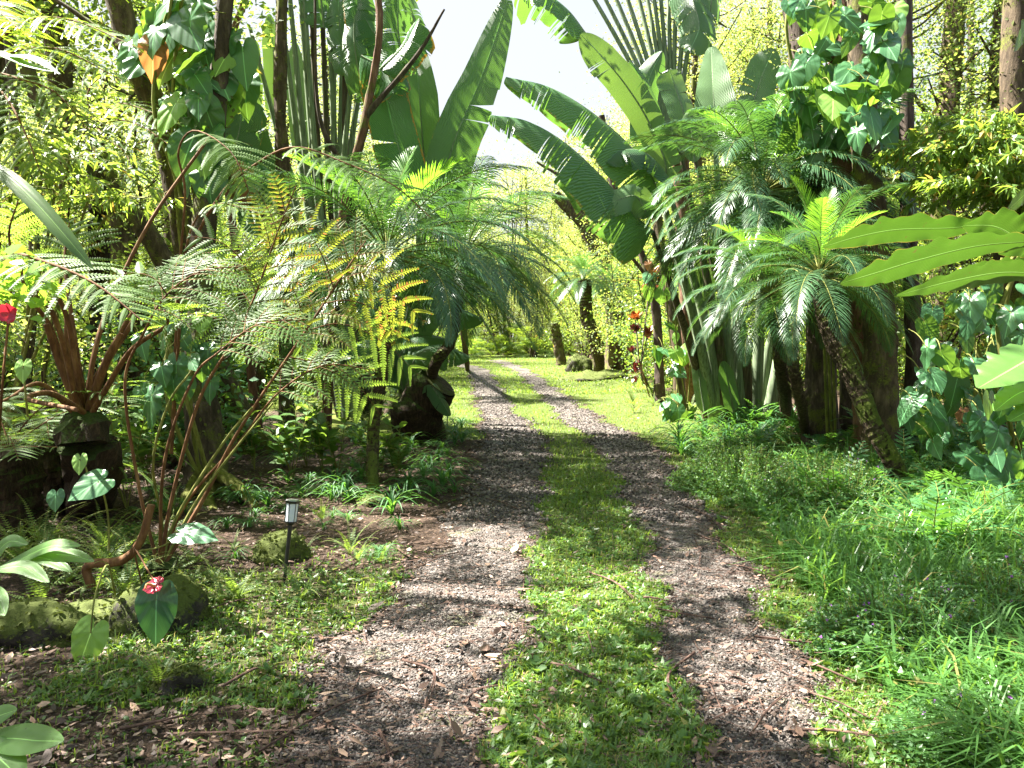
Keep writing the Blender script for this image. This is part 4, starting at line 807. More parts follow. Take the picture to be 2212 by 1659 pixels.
# ------------------------------------------------------------------ trunks one can tell apart
def limb(pt, pts, r0, r1, m, n=40, rough=.10, seed=0, sides=12, name='trunk'):
    b = MB(); tube(b, path([P(*q) for q in pts], n), np.linspace(r0, r1, n), sides, 0, rough, seed=seed); return pt.mb(name, b, [M[m]])
def fuzz(pt, pts, r, seed, n=500, m='moss', name='moss', size=.05):
    g = np.random.default_rng(seed); p = path([PD(*q) for q in pts], 60); k = g.integers(0, 60, n); d = nrm(g.normal(0, 1, (n, 3))); d[:, 2] *= .4
    b = MB(); scatter_leaves(b, p[k]+d*r, size, g, droop=.8); return pt.mb(name, b, [M[m]], False)
TR = [
 ('leaning mossy tree trunk at the upper left, hung with heart-leaved vine', [(425, 905, 9.6), (400, 520, 9.3), (345, 260, 9.2), (290, 130, 9.1), (230, -120, 9)], .13, .15, 'bark_moss', (425, 905)),
 ('dark trunk with flared roots left of the mossy root, behind the long fern stalks', [(442, 1075, 7.6), (445, 960, 7.7), (432, 850, 7.8), (425, 740, 7.9), (440, 500, 8.2), (470, 200, 8.4), (500, -150, 8.6)], .19, .09, 'bark', (442, 1075)),
 ('dark leaning trunk crossing behind the sunlit ferns on the left', [(330, 870, 12), (240, 420, 11.8), (150, 250, 11.6), (120, 100, 11.5), (100, -100, 11.5)], .2, .13, 'bark_moss', (330, 870)),
 ('slanting mossy limb-like trunk low behind the ferns, left of centre', [(560, 900, 10.5), (330, 520, 10.2), (200, 420, 10), (130, 330, 10), (60, 150, 10)], .14, .09, 'bark_moss', (560, 900)),
 ('thin dark trunk by the left edge', [(30, 900, 9), (75, 560, 9), (40, 350, 9), (20, 100, 9), (0, -100, 9)], .06, .05, 'bark', (30, 900)),
 ('dark upright trunk in front of the glowing paddle leaf on the left', [(620, 900, 12.6), (612, 400, 12.4), (605, 200, 12.3), (612, -120, 12.3)], .10, .09, 'bark_moss', (620, 900)),
 ('slender reddish trunk crossing the left paddle stalks', [(560, 905, 11.5), (505, 500, 11.2), (470, 200, 11.2), (535, -20, 11), (560, -150, 11)], .06, .04, 'bark_red', (560, 905)),
 ('mossy trunk with hanging roots on the right, behind the lamp-side palm', [(1905, 1010, 8.9), (1902, 800, 8.9), (1895, 640, 8.9), (1870, 300, 9.1), (1850, -150, 9.3)], .20, .14, 'bark_moss', (1905, 1010)),
 ('reddish rooted trunk lit at its foot, right of the leaning date palm', [(1880, 985, 9.4), (1868, 820, 9.4), (1845, 650, 9.5), (1825, 300, 9.6), (1815, -150, 9.7)], .18, .14, 'bark_red', (1880, 985)),
 ('vine-laden black trunk at the upper right, behind the green heart leaves', [(1780, 930, 10.6), (1770, 600, 10.5), (1745, 300, 10.4), (1730, 100, 10.4), (1700, -150, 10.4)], .20, .15, 'bark', (1780, 930)),
 ('second black trunk inside the heart-leaved vine, upper right', [(1840, 930, 11), (1835, 600, 10.9), (1828, 300, 10.8), (1820, 100, 10.8), (1840, -150, 10.8)], .13, .1, 'bark', (1840, 930)),
 ('lit mossy tree trunk forking against the sky at the far right', [(2050, 880, 14), (2035, 500, 14), (2048, 250, 14), (2060, 80, 14), (2075, -120, 14)], .22, .16, 'bark_moss', (2050, 880)),
 ('slim mossy trunk right of the red-leaved shrub', [(1470, 905, 14.3), (1462, 760, 14.3), (1440, 600, 14.4), (1420, 480, 14.5), (1400, 300, 14.6)], .11, .08, 'bark_moss', (1470, 905)),
 ('thin crooked trunk between the red-leaved shrub and the paddle stalks', [(1425, 850, 17), (1420, 700, 17), (1390, 560, 17), (1330, 420, 17), (1300, 250, 17)], .1, .07, 'bark', (1425, 850)),
 ('gnarled mossy tree with lit limbs right of the far bend', [(1330, 792, 32), (1325, 650, 32), (1270, 500, 32), (1200, 420, 32)], .42, .22, 'bark_moss', (1330, 792)),
 ('short mossy post of a trunk at the far bend', [(1214, 783, 37), (1205, 740, 37), (1196, 700, 37)], .25, .2, 'bark_moss', (1214, 783)),
 ('slender brown trunk forking before the left tattered leaves', [(700, 905, 11.4), (735, 500, 11.1), (790, 250, 10.9), (820, 60, 10.8), (800, -120, 10.8)], .06, .045, 'bark_red', (700, 905)),
 ('dark straight trunk right of the lit gap on the right', [(1975, 940, 10.5), (1972, 700, 10.5), (1960, 400, 10.5), (1955, -120, 10.5)], .11, .09, 'bark', (1975, 940)),
 ('mossy trunk at the right edge behind the dark vine leaves', [(2170, 960, 9), (2180, 600, 9), (2190, 200, 9), (2200, -120, 9)], .17, .13, 'bark_moss', (2170, 960)),
]
TP = []
for i, (lab, pts, r0, r1, m, bs) in enumerate(TR):
    pt = Plant('slender_tree' if r0 < .12 else 'forest_tree', lab, 'tree', P(*pts[0])*np.array([1, 1, 0])+np.array([0, 0, float(gh(*P(*pts[0])[:2]))-.05]))
    pts_ = [tuple(q) for q in pts]; c = [P(*q) for q in pts_]; c[0] = pt.b
    b = MB(); tube(b, path(c, 50), np.linspace(r0, r1, 50)*(1+.5*np.exp(-np.linspace(0, 1, 50)*22)), 14, 0, .13, seed=i); pt.mb('trunk', b, [M[m]])
    if 'moss' in m or r0 > .15: fuzz(pt, pts_[1:], max(r0, r1)*1.02, 300+i, 500 if pts[0][2] < 16 else 250, size=.05 if pts[0][2] < 16 else .14)['kind'] = 'stuff'
    TP.append(pt)
# roots of the dark rooted trunk and the mossy root
rt = TP[1]
for i, q in enumerate([[(448, 1010, 7.6), (480, 1030, 7.4), (520, 1060, 7.2), (560, 1088, 6.9)], [(440, 1030, 7.6), (410, 1060, 7.4), (395, 1100, 7.1)], [(445, 1040, 7.6), (450, 1085, 7.2), (462, 1110, 6.9)]]):
    c = [P(*x) for x in q]; c[-1] = gnd(c[-1], -.02); b = MB(); tube(b, path(c, 20), np.linspace(.09, .04, 20), 9, 0, .15, seed=i); rt.mb('root', b, [M['bark_moss']])
# limbs on several
for k, qs in {0: [[(345, 260, 9.2), (420, 120, 9), (470, -60, 9)], [(300, 140, 9.1), (180, 40, 9), (60, -40, 9)]], 2: [[(200, 330, 11.7), (300, 180, 12), (330, 20, 12)]], 11: [[(2040, 300, 14), (1960, 180, 14), (1925, 60, 14)], [(2052, 180, 14), (2130, 100, 13.5), (2212, 60, 13)], [(2040, 420, 14), (1980, 400, 13.5), (1950, 330, 13)]],
              14: [[(1300, 560, 32), (1370, 470, 32), (1400, 380, 32)], [(1270, 500, 32), (1230, 400, 32), (1160, 350, 32)], [(1322, 640, 32), (1400, 560, 32), (1450, 480, 31)]], 16: [[(760, 380, 11), (690, 250, 10.8), (680, -40, 10.7)], [(790, 250, 10.9), (900, 120, 10.6), (960, 20, 10.5)]],
              13: [[(1400, 600, 17), (1350, 540, 16.5), (1280, 470, 16)]], 9: [[(1745, 300, 10.4), (1640, 260, 10), (1570, 330, 9.8)]]}.items():
    for q in qs: limb(TP[k], q, .05 if k != 14 else .16, .015 if k != 14 else .05, 'bark_moss' if k in (0, 2, 11, 14) else 'bark', 24, .12, name='limb')

# ------------------------------------------------------------------ heart-leaved vines
HL = [heart(.30, .62, fold=f, tipdrop=d, seed=i, leaf='heart') for i, (f, d) in enumerate([(.3, .3), (.5, .15), (.15, .5)])]
HB = heart(.30, .62, .5, .5, leaf='heart_brown', seed=5)
HLm = heart(.30, .62, .3, .3, leaf='heart_lime', seed=6)
def vine(label, spots, path_pts, size, seed, lime=.1, brown=.03, face=(-.2, -1, .25), tilt=.5, nst=3, r=.02):
    """spots: picture ellipses (X, Y, rx, ry, depth, depth spread, count)"""
    g = np.random.default_rng(seed); c = [P(*q) for q in path_pts]
    base = gnd(c[0]); pt = Plant('climbing_vine', label, 'vine', base); c[0] = base
    for i in range(nst):
        cc = [x+np.array([g.normal(0, .12), -.15-.1*i, 0]) for x in c]; cc[0] = base+np.array([.05*i, 0, 0]); b = MB(); tube(b, path(cc, 30), r, 7, 0, .1, seed=i); pt.mb('vine_stem', b, [M['rachis_green']])
    sb = MB()
    for (X, Y, rx, ry, d, ds, n) in spots:
        for i in range(n):
            a = g.uniform(0, 6.28); q = math.sqrt(g.uniform()); dd = d+g.uniform(-ds, ds*.3); p = P(X+rx*q*math.cos(a), Y+ry*q*math.sin(a), dd)
            nn = nrm(np.array(face)+g.normal(0, tilt*.6, 3)); dn = nrm(np.array([0, 0, -1.])+g.normal(0, .35, 3)-nn*0); dn = nrm(dn-nn*np.dot(dn, nn)); sd = np.cross(nn, dn)
            Mx = Matrix(np.stack([dn, sd, nn], -1).tolist()); k = size*g.uniform(.6, 1.2)
            u = g.uniform(); me = HB if u < brown else HLm if u < brown+lime else HL[g.integers(0, 3)]
            pt.put('leaf', me, p, Mx.to_euler(), (k, k*g.uniform(.72, 1.1), k*g.uniform(.2, 2.4)))
            e = p+np.array([g.normal(0, .1), .25+.2*g.uniform(), g.uniform(.05, .35)])*size*1.5
            sb = MB(); tube(sb, path([p, (p+e)/2+np.array([0, 0, .08*size]), e], 6), .0035+.003*size, 4, 0, cap=False); pt.mb('leaf_stalk', sb, [M['rachis_green']])
    return pt
vine('heart-leaved vine with big dark leaves climbing the leaning trunk, upper left', [(400, 60, 90, 70, 8.6, .5, 24), (420, 190, 70, 70, 8.5, .4, 14), (310, 70, 50, 60, 8.7, .3, 6), (440, 340, 50, 60, 8.4, .3, 10), (545, 410, 35, 60, 8.4, .3, 6), (485, 150, 60, 90, 8.8, .5, 12)],
     [(430, 905, 8.8), (420, 500, 8.7), (380, 250, 8.7), (400, 60, 8.6), (420, -60, 8.6)], .62, 1, .22, .02)
vine('heart-leaved vine with many pale shining leaves on the black trunk, upper right', [(1760, 60, 80, 70, 9.6, .5, 22), (1780, 170, 85, 70, 9.5, .5, 26), (1700, 240, 50, 60, 9.6, .3, 12), (1850, 270, 70, 70, 9.6, .4, 16), (1780, 300, 90, 50, 9.7, .4, 14), (1900, 100, 60, 110, 8.6, .4, 18), (1870, 250, 60, 80, 8.5, .3, 16), (1850, 40, 60, 50, 8.7, .3, 10), (1830, 180, 50, 80, 8.9, .3, 12)],
     [(1790, 935, 10), (1775, 600, 10), (1750, 300, 10), (1740, 50, 9.9), (1760, -60, 9.9)], .50, 2, .10, .015, tilt=1.0)
vine('curtain of dark dusty heart leaves over the right edge', [(2100, 720, 110, 80, 7.2, .8, 30), (2060, 880, 110, 100, 7.4, .8, 26), (2160, 950, 80, 120, 6.8, .7, 22), (2180, 640, 60, 60, 7, .5, 10)],
     [(2170, 1090, 7.4), (2150, 900, 7.4), (2120, 700, 7.4), (2160, 560, 7.4)], .36, 3, .02, .015, tilt=.7, nst=5)
vine('thin vine of a few heart leaves on the dark rooted trunk', [(400, 700, 40, 60, 7.3, .2, 5), (430, 800, 40, 50, 7.2, .2, 5), (330, 790, 60, 70, 6.6, .3, 7)], [(440, 1080, 7.4), (430, 850, 7.4), (410, 640, 7.5)], .42, 4, .1, 0)
vine('vine with pale leaves on the slim trunk beside the red-leaved shrub', [(1430, 600, 40, 60, 13.8, .3, 10), (1450, 760, 40, 60, 13.9, .3, 10), (1465, 880, 40, 30, 13.9, .3, 10)], [(1478, 908, 14), (1465, 750, 14), (1435, 560, 14)], .45, 5, .2, .05, tilt=.9, r=.012)

# ------------------------------------------------------------------ anthurium leaves and flowers near the camera (left)
an = Plant('anthurium', 'anthurium in front at the left with two hanging heart leaves, one lime and one dark', 'anthurium', gnd(G(300, 1345)))
def hleaf(pt, X, Y, d, L, ax, face, me=None, stalk=None, k=1):
    """one heart leaf: stalk joint at X,Y; ax = picture direction of the tip; face = world normal"""
    nn = nrm(np.array(face, float)); t = ax[0]*RT-ax[1]*UP+ax[2]*FW; t = nrm(t-nn*np.dot(t, nn)); s = np.cross(nn, t)
    Mx = Matrix(np.stack([t, s, nn], -1).tolist()); pt.put('leaf', me or HL[0], P(X, Y, d), Mx.to_euler(), L/.62 if np.isscalar(L) else L)
    if stalk: pt.tube('leaf_stalk', [P(*q) for q in stalk], (.006, .004), 'rachis_green', 6, 14)
A1 = heart(.27, .62, .12, .18, seed=8, leaf='heart_dark'); A2 = heart(.30, .62, .22, .10, seed=9, leaf='heart_lime'); A3 = heart(.34, .62, .15, .2, seed=10)
hleaf(an, 196, 1368, 3.8, .19, (-.32, 1, 0), (-.05, -1, .18), A2, [(250, 1290, 4.2), (232, 1220, 4.0), (205, 1290, 3.85), (196, 1368, 3.8)])
hleaf(an, 338, 1296, 3.9, .24, (-.03, 1, 0), (.1, -1, .1), A1, [(330, 1345, 4.3), (320, 1250, 4.2), (330, 1262, 4.0), (338, 1296, 3.9)])
hleaf(an, 212, 1040, 4.2, .17, (-.7, .8, 0), (.1, -.8, .75), A3, [(235, 1190, 4.3), (234, 1120, 4.3), (222, 1060, 4.2), (212, 1040, 4.2)])
hleaf(an, 400, 1150, 4.2, .20, (1, .5, 0), (0, -.5, 1), A1, [(300, 1190, 4.4), (350, 1180, 4.3), (400, 1150, 4.2)])
hleaf(an, 50, 790, 4.2, .10, (.1, 1, 0), (0, -1, .3), A2, [(60, 900, 4.3), (55, 850, 4.2), (50, 790, 4.2)])
hleaf(an, 172, 992, 4.3, .09, (.1, 1, 0), (0, -1, .4), A2, [(200, 1060, 4.3), (185, 1010, 4.3), (172, 992, 4.3)])
hleaf(an, 120, 1070, 4.6, .10, (.1, 1, 0), (0, -1, .4), A3, None)
RED = leafmat('red spathe', (0.28, 0.01, 0.03), (0.36, 0.02, 0.05), (0.9, 0.05, 0.08), .25, .22, vein=dict(freq=26, slant=1.6, w=.01, amt=.1, bump=.15, bd=.01, pow=6), blotch=20)
M['red'] = RED
sp = Plant('anthurium_flower', 'glossy crimson spathe with an orange spike above the dark hanging leaf', 'flower', gnd(G(330, 1350)))
S1 = heart(.42, .62, .3, .25, seed=11, leaf='red', wavy=.05)
nn = nrm(np.array([-.2, -.55, .8])); t = nrm(-RT*.8-UP*.25); t = nrm(t-nn*np.dot(t, nn)); s_ = np.cross(nn, t)
sp.put('spathe', S1, P(338, 1262, 3.85), Matrix(np.stack([t, s_, nn], -1).tolist()).to_euler(), .125)
sp.tube('spadix', [P(334, 1266, 3.84), P(318, 1262, 3.80), P(314, 1272, 3.78)], (.0075, .005), 'rachis', 8, 10).data.materials[0] = plain('orange spike', (.75, .28, .10), .5)
sp.tube('flower_stalk', [sp.b, P(290, 1190, 4.1), P(318, 1230, 3.95), P(338, 1262, 3.86)], (.005, .004), 'rachis', 6, 14)
hb = Plant('hibiscus', 'leafy bush with one bright red flower at the far left edge', 'bush', gnd(G(-10, 1150)))
b = MB(); g = np.random.default_rng(3)
scatter_leaves(b, P(30, 610, 4.6)+g.normal(0, 1, (90, 3))*np.array([.13, .12, .10]), .12, g, LNC*np.array([1, 2, 1]), LNCF, .1); hb.mb('foliage', b, [M['heart_lime']])
hb.tube('stem', [hb.b, P(0, 900, 4.6), P(25, 620, 4.6)], (.012, .006), 'rachis', 7, 16)
b = MB()
for i in range(5):
    a = i*1.2566; d = np.array([math.cos(a), -.35, math.sin(a)]); c = P(22, 676, 4.2)
    pts_ = path([c, c+d*.035, c+d*.052+np.array([0, -.012, -.006])], 8); S = nrm(np.cross(tang(pts_), [0, 1., 0.1])); w_ = .028*np.sin(np.linspace(.2, 2.7, 8))[:, None]
    b.add(np.stack([pts_-S*w_, pts_+S*w_], 1).reshape(-1, 3), [[2*j, 2*j+1, 2*j+3, 2*j+2] for j in range(7)], np.full((16, 2), .3))
hb.mb('flower', b, [RED]); hb.tube('flower_stalk', [P(25, 640, 4.5), P(22, 676, 4.22)], (.003, .003), 'rachis_green', 5, 6)

# ------------------------------------------------------------------ ginger leaves cut by the frame
gr_ = Plant('ginger_plant', 'ginger plant reaching in from the right with long ruffled translucent leaves', 'ginger', gnd(P(2480, 1500, 2.7)))
for i, (q, W, rf_, lf_) in enumerate([
    ([(2130, 480, 2.75), (2060, 492, 2.7), (1938, 496, 2.65), (1850, 512, 2.6), (1777, 534, 2.55)], .052, .22, 'ginger'),
    ([(2260, 520, 2.6), (2120, 530, 2.5), (1990, 560, 2.4), (1890, 590, 2.35), (1816, 612, 2.3)], .058, .14, 'ginger'),
    ([(2300, 600, 2.5), (2180, 588, 2.4), (2070, 604, 2.3), (1938, 638, 2.2)], .045, .10, 'ginger'),
    ([(2280, 540, 2.75), (2210, 520, 2.7), (2150, 490, 2.65), (2082, 487, 2.6)], .075, .2, 'ginger'),
    ([(2330, 560, 2.9), (2260, 565, 2.85), (2170, 580, 2.8), (2090, 575, 2.75)], .05, .2, 'ginger'),
    ([(2330, 720, 2.9), (2250, 760, 2.8), (2180, 800, 2.7), (2113, 838, 2.6)], .10, .14, 'ginger_lime'),
    ([(2330, 790, 2.9), (2260, 830, 2.8), (2200, 850, 2.7), (2148, 888, 2.6)], .06, .14, 'ginger_lime'),
    ([(2330, 820, 2.8), (2270, 860, 2.7), (2180, 910, 2.6)], .06, .14, 'ginger_lime'),
    ([(2300, 380, 3), (2240, 400, 2.9), (2160, 470, 2.8)], .05, .1, 'ginger'), ([(2300, -20, 3), (2230, 40, 2.9), (2190, 110, 2.8)], .05, .1, 'ginger')]):
    gr_.me('leaf', lance([P(*x) for x in q], W, up=(0, .8, .6) if i not in (5, 6, 7) else (-.3, -.6, 1), leaf=lf_, ruffle=rf_*.45, seed=i, n=60))
gr_.tube('stem', [gr_.b, P(2400, 900, 2.7), P(2300, 560, 2.7), P(2230, 500, 2.68), P(2130, 480, 2.72)], (.018, .008), 'rachis', 8, 24)
gr_.tube('stem', [gr_.b+np.array([.1, .1, 0]), P(2420, 1000, 2.9), P(2330, 740, 2.9)], (.018, .01), 'rachis', 8, 24)
gl = Plant('ginger_plant', 'lime ginger shoot at the left edge with pointed leaves over the dark stumps', 'ginger', gnd(G(-60, 1420)))
for i, (q, W) in enumerate([([(-30, 1245, 3.1), (40, 1210, 3.05), (110, 1180, 3), (174, 1179, 2.95)], .020), ([(0, 1225, 3.1), (70, 1200, 3.05), (150, 1200, 3), (203, 1213, 2.95)], .018), ([(20, 1222, 3.1), (90, 1205, 3.0), (156, 1235, 2.9)], .015), ([(-20, 1232, 3.0), (50, 1225, 2.95), (106, 1258, 2.85)], .016),
        ([(-30, 1245, 3.1), (-10, 1200, 3.1), (20, 1170, 3.1), (60, 1176, 3.1)], .02), ([(-60, 1600, 2.3), (20, 1595, 2.25), (80, 1600, 2.2), (137, 1601, 2.15)], .024), ([(-60, 1600, 2.25), (0, 1640, 2.2), (50, 1690, 2.1)], .026), ([(-60, 1580, 2.3), (-10, 1550, 2.3), (37, 1533, 2.3)], .018), ([(-40, 1260, 3.0), (-10, 1290, 2.9), (10, 1330, 2.8)], .018)]):
    gl.me('leaf', lance([P(*x) for x in q], W*2.1, up=(0, -.6, 1), leaf='ginger_lime', n=24, fold=.3, seed=i))
gl.tube('stem', [gl.b, P(-60, 1330, 3.1), P(-20, 1235, 3.1), P(25, 1222, 3.08)], (.008, .005), 'rachis_green', 7, 14)
gl.tube('stem', [gl.b, P(-120, 1680, 2.3), P(-60, 1600, 2.27)], (.008, .005), 'rachis_green', 7, 14)
# long drooping grass-like leaf, left edge
sg = Plant('ginger_plant', 'plant with one long limp blade hanging from the left edge in front of the ferns', 'ginger', gnd(G(-90, 1100)))
sg.me('leaf', lance([P(-80, 330, 4.2), P(0, 370, 4.1), P(70, 430, 4.0), P(150, 520, 3.9), P(200, 580, 3.85)], .045, up=(0, -.8, .6), leaf='ginger', n=40, fold=.4))
sg.me('leaf', lance([P(-80, 160, 4.4), P(0, 125, 4.3), P(70, 125, 4.2), P(130, 160, 4.1)], .035, up=(0, -.6, 1), leaf='ginger_lime', n=30, fold=.4))
sg.me('leaf', lance([P(-80, 130, 4.4), P(-20, 110, 4.3), P(60, 140, 4.2), P(115, 155, 4.1)], .03, up=(0, -.6, 1), leaf='ginger_lime', n=30, fold=.4))
sg.tube('stem', [sg.b, P(-130, 700, 4.4), P(-80, 160, 4.4)], (.015, .01), 'rachis_green', 7, 20)
# croton
cr = Plant('croton', 'tall thin shrub topped with a cluster of red and orange leaves, right of the drive', 'shrub', gnd(G(1402, 842)))
M['croton'] = leafmat('croton leaf', (.12, .018, .012), (.26, .06, .02), (.35, .09, .015), .3, .4, odd=(.30, .20, .03), oddp=.2)
M['croton_dark'] = leafmat('dark red leaf', (.05, .010, .014), (.10, .018, .022), (.16, .015, .015), .25, .4)
for c, n, s_, rr_, mm in (((1372, 688, 17.2), 46, .17, (.12, .12, .08), 'croton'), ((1398, 725, 17.2), 30, .18, (.12, .12, .14), 'croton'), ((1372, 714, 17.2), 40, .16, (.12, .12, .07), 'croton_dark'), ((1365, 760, 17.2), 26, .14, (.08, .08, .05), 'croton_dark'), ((1373, 800, 17.2), 60, .14, (.1, .1, .16), 'croton_dark'), ((1405, 600, 17.4), 30, .22, (.25, .2, .4), 'croton')):
    g = np.random.default_rng(int(c[1])); b = MB(); cc = P(*c); off = g.normal(0, 1, (n, 3))*np.array(rr_); dd = nrm(off+np.array([0, 0, .25])); Mx = frames(dd, np.array([0, 0, 1.])+0*dd)*(s_*g.uniform(.7, 1.1, n))[:, None, None]
    rep(b, DIA, DIAF, Mx, cc+off*.35); cr.mb('leaf_cluster', b, [M[mm]])
for q in ([(1372, 690, 17.2)], [(1398, 725, 17.2)], [(1365, 760, 17.2)], [(1373, 790, 17.2)], [(1405, 600, 17.4)]):
    cr.tube('stem', [cr.b, P(1385, 800, 17.2), P(*q[0])], (.025, .012), 'bark', 7, 14)
stk = Plant('garden_stake', 'thin rusty stake leaning beside the red-leaved shrub', 'stake', gnd(G(1403, 862))); stk.tube('stake', [stk.b, P(1384, 790, 16.2), P(1378, 770, 16.2)], (.018, .018), 'bark_red', 6, 6)
TARGETS = [(P(2000, 560, 2.5), .5), (P(1545, 200, 12.8), .8), (P(1780, 150, 9.6), .9), (P(1720, 260, 9.6), .6), (P(1760, 560, 7.6), .7), (P(700, 560, 5.2), .6), (P(850, 700, 5.5), .5), (P(300, 250, 8.5), 1.0), (P(180, 120, 7), .9), (P(100, 300, 7), .7),
    (P(820, 450, 8), .8), (P(1050, 540, 10.5), .9), (P(210, 1040, 4.2), .2), (P(1380, 180, 12.2), .6), (P(2140, 840, 2.7), .4), (P(2080, 320, 8), 1.0), (P(1560, 700, 9), .6), (P(400, 660, 5), .5), (P(80, 650, 4.6), .5), (P(1390, 620, 17), 1.0), (P(560, 350, 6.3), .5), (P(640, 200, 14), .8), (P(960, 640, 11), .5)]
def shades(c, pad=0.0):
    c = np.atleast_2d(c); o = np.zeros(len(c), bool)
    for t_, r_ in TARGETS:
        v = c-t_; k = v@SUN; o |= (k > .3) & (np.linalg.norm(v-k[:, None]*SUN, axis=1) < r_+pad)
    return o
def lit(x, y):
    X, Y, d = proj(np.stack([x, y, 0*x], -1))
    wv = 14*np.sin(X*.031+Y*.05)+10*np.sin(X*.07-Y*.023)
    E = [(900, 1345, 235, 60), (700, 1300, 200, 34), (860, 1440, 190, 60), (1000, 1560, 110, 26), (1620, 1400, 130, 45), (1730, 1500, 190, 65), (1600, 1268, 140, 22), (2060, 1560, 330, 80), (2080, 1180, 200, 75), (1290, 1330, 70, 26), (1150, 1570, 110, 40), (1420, 1265, 60, 18),
         (1330, 905, 130, 22), (1090, 860, 130, 10), (1030, 895, 100, 9), (1120, 935, 120, 8), (650, 1365, 150, 50), (1720, 1290, 90, 20), (560, 1350, 110, 50)]
    o = np.zeros(X.shape, bool)
    for a, b_, c, e in E: o |= ((X-a+wv)/c)**2+((Y-b_+wv*.3)/e)**2 < 1
    o |= (Y < 835) & (Y > 760) & (np.sin(Y*.55+X*.01) > -.5) & (X > 850) & (X < 1420)
    o |= (Y < 900) & (Y >= 835) & (X > 930) & (X < 1420) & (np.sin(Y*.33+X*.006) > .1)
    o |= (X < 830) & (X > 400) & (Y > 790) & (Y < 905)
    return o
def blk_(p):
    k = p[:, 2]/SUN[2]; q = p-k[:, None]*SUN; return (lit(q[:, 0], q[:, 1]) & (q[:, 1] > 1.5)).any() or shades(p, .8).any()
# ------------------------------------------------------------------ forest trees, one built per kind and copied with its parts
def tree_kind(name, label, H, seed, leaf, ncl, nlf, lsize, spread=2.4, low=.3, r=.16, bark='bark_moss', csize=.5, T=DIA, F=DIAF, updroop=.3, stems=1, upward=.6):
    g = np.random.default_rng(seed); root = thing(name, label, 'tree', (0, 0, 0))
    tb = MB(); cb = MB(); ends = []
    for k in range(stems):
        top = np.array([g.normal(0, .4+.25*(stems > 1)*spread), g.normal(0, .4+.25*(stems > 1)*spread), H*g.uniform(.8, .95)])
        b0 = np.array([g.normal(0, .12*(stems > 1)), g.normal(0, .12*(stems > 1)), -.15])
        p = path([b0, top*.3+g.normal(0, .12, 3)*[1, 1, 0], top*.65+g.normal(0, .25, 3)*[1, 1, 0], top], 40)
        tube(tb, p, np.linspace(r*1.15, r*.25, 40), 9 if stems == 1 else 6, 0, .12, seed=seed)
        m_ = max(2, ncl//stems)
        for i in range(m_):
            q = low+(1-low)*g.uniform()**.8; j = int(q*38); a = g.uniform(0, 6.28); L = spread*(1-.45*q)*g.uniform(.35, 1.0)
            e = p[j]+np.array([math.cos(a)*L, math.sin(a)*L, L*g.uniform(-.05, upward)]); mid = (p[j]+e)/2+np.array([0, 0, -.1*L])+g.normal(0, .08, 3)
            bp = path([p[j], mid, e], 9); tube(tb, bp, np.linspace(r*.32*(1-.6*q), .012, 9), 5, 0, .1, cap=False)
            ends.append(e); 
            if L > .8: ends.append(bp[6]+g.normal(0, .25, 3))
    for e in ends:
        n = int(nlf*g.uniform(.5, 1.4)); C = e+g.normal(0, 1, (n, 3))*np.array([1, 1, .55])*csize*g.uniform(.6, 1.2)
        scatter_leaves(cb, C, lsize, g, T, F, updroop)
    tb.obj('trunk', [M[bark]], root); cb.obj('crown', [M[leaf]], root, smooth=False)
    return root
def ring_dup(kinds, spots, group, labels, g, s=(.85, 1.2)):
    for i, (x, y) in enumerate(spots):
        k = i % len(kinds); z = float(gh(x, y)); sc_ = g.uniform(*s)
        if i < len(kinds) and 'placed' not in kinds[k]:
            kinds[k]['placed'] = 1; r_ = kinds[k]; r_.location = (x, y, z); r_.rotation_euler = (0, 0, g.uniform(0, 6.3)); r_.scale = (sc_,)*3
        else: r_ = dup(kinds[k], (x, y, z), g.uniform(0, 6.3), sc_)
        r_['label'] = labels[k] if isinstance(labels, (list, tuple)) else labels; r_['group'] = group
g = np.random.default_rng(77)
KT = [tree_kind('forest_tree', 'x', 9.5, 1, 'tree', 44, 165, .065, 2.6, .22), tree_kind('forest_tree', 'x', 11, 2, 'tree', 46, 165, .062, 2.8, .3, bark='bark'), tree_kind('forest_tree', 'x', 8, 3, 'tree_sun', 40, 165, .06, 2.4, .25, .13),
      tree_kind('forest_tree', 'x', 12, 4, 'tree_sun', 44, 165, .065, 3.0, .4, .17), tree_kind('forest_tree', 'x', 7, 5, 'tree', 30, 200, .06, 1.9, .2, .09, 'bark_red')]
def sp_ok(x, y, gap): 
    X, Y, d = proj(np.array([x, y, 2.0])); return not (gap[0] < X < gap[1])
spots = []
for _ in range(4000):
    if len(spots) >= 80: break
    left = g.random() < .55
    y = g.uniform(13, 42); x = -g.uniform(2.6+.02*y, 24) if left else g.uniform(3.6, 22)
    X, Y, d = proj(np.array([x, y, 3.0]))
    if not (-500 < X < 2700): continue
    if 820 < X < 1380: continue
    if y < 19 and (X > 560 and X < 1750): continue
    if -5 < x < -2.2 and 13 < y < 24: continue
    if min([((x-a)**2+(y-b)**2) for a, b in spots]+[99]) < 2.9: continue
    if shades(np.array([[x, y, h] for h in (3, 5, 7, 9)]), .9).any(): continue
    spots.append((x, y))
ring_dup(KT, spots, 'forest trees standing behind the garden plants', 'small-leaved rainforest tree added around the camera to deepen the shade', g)
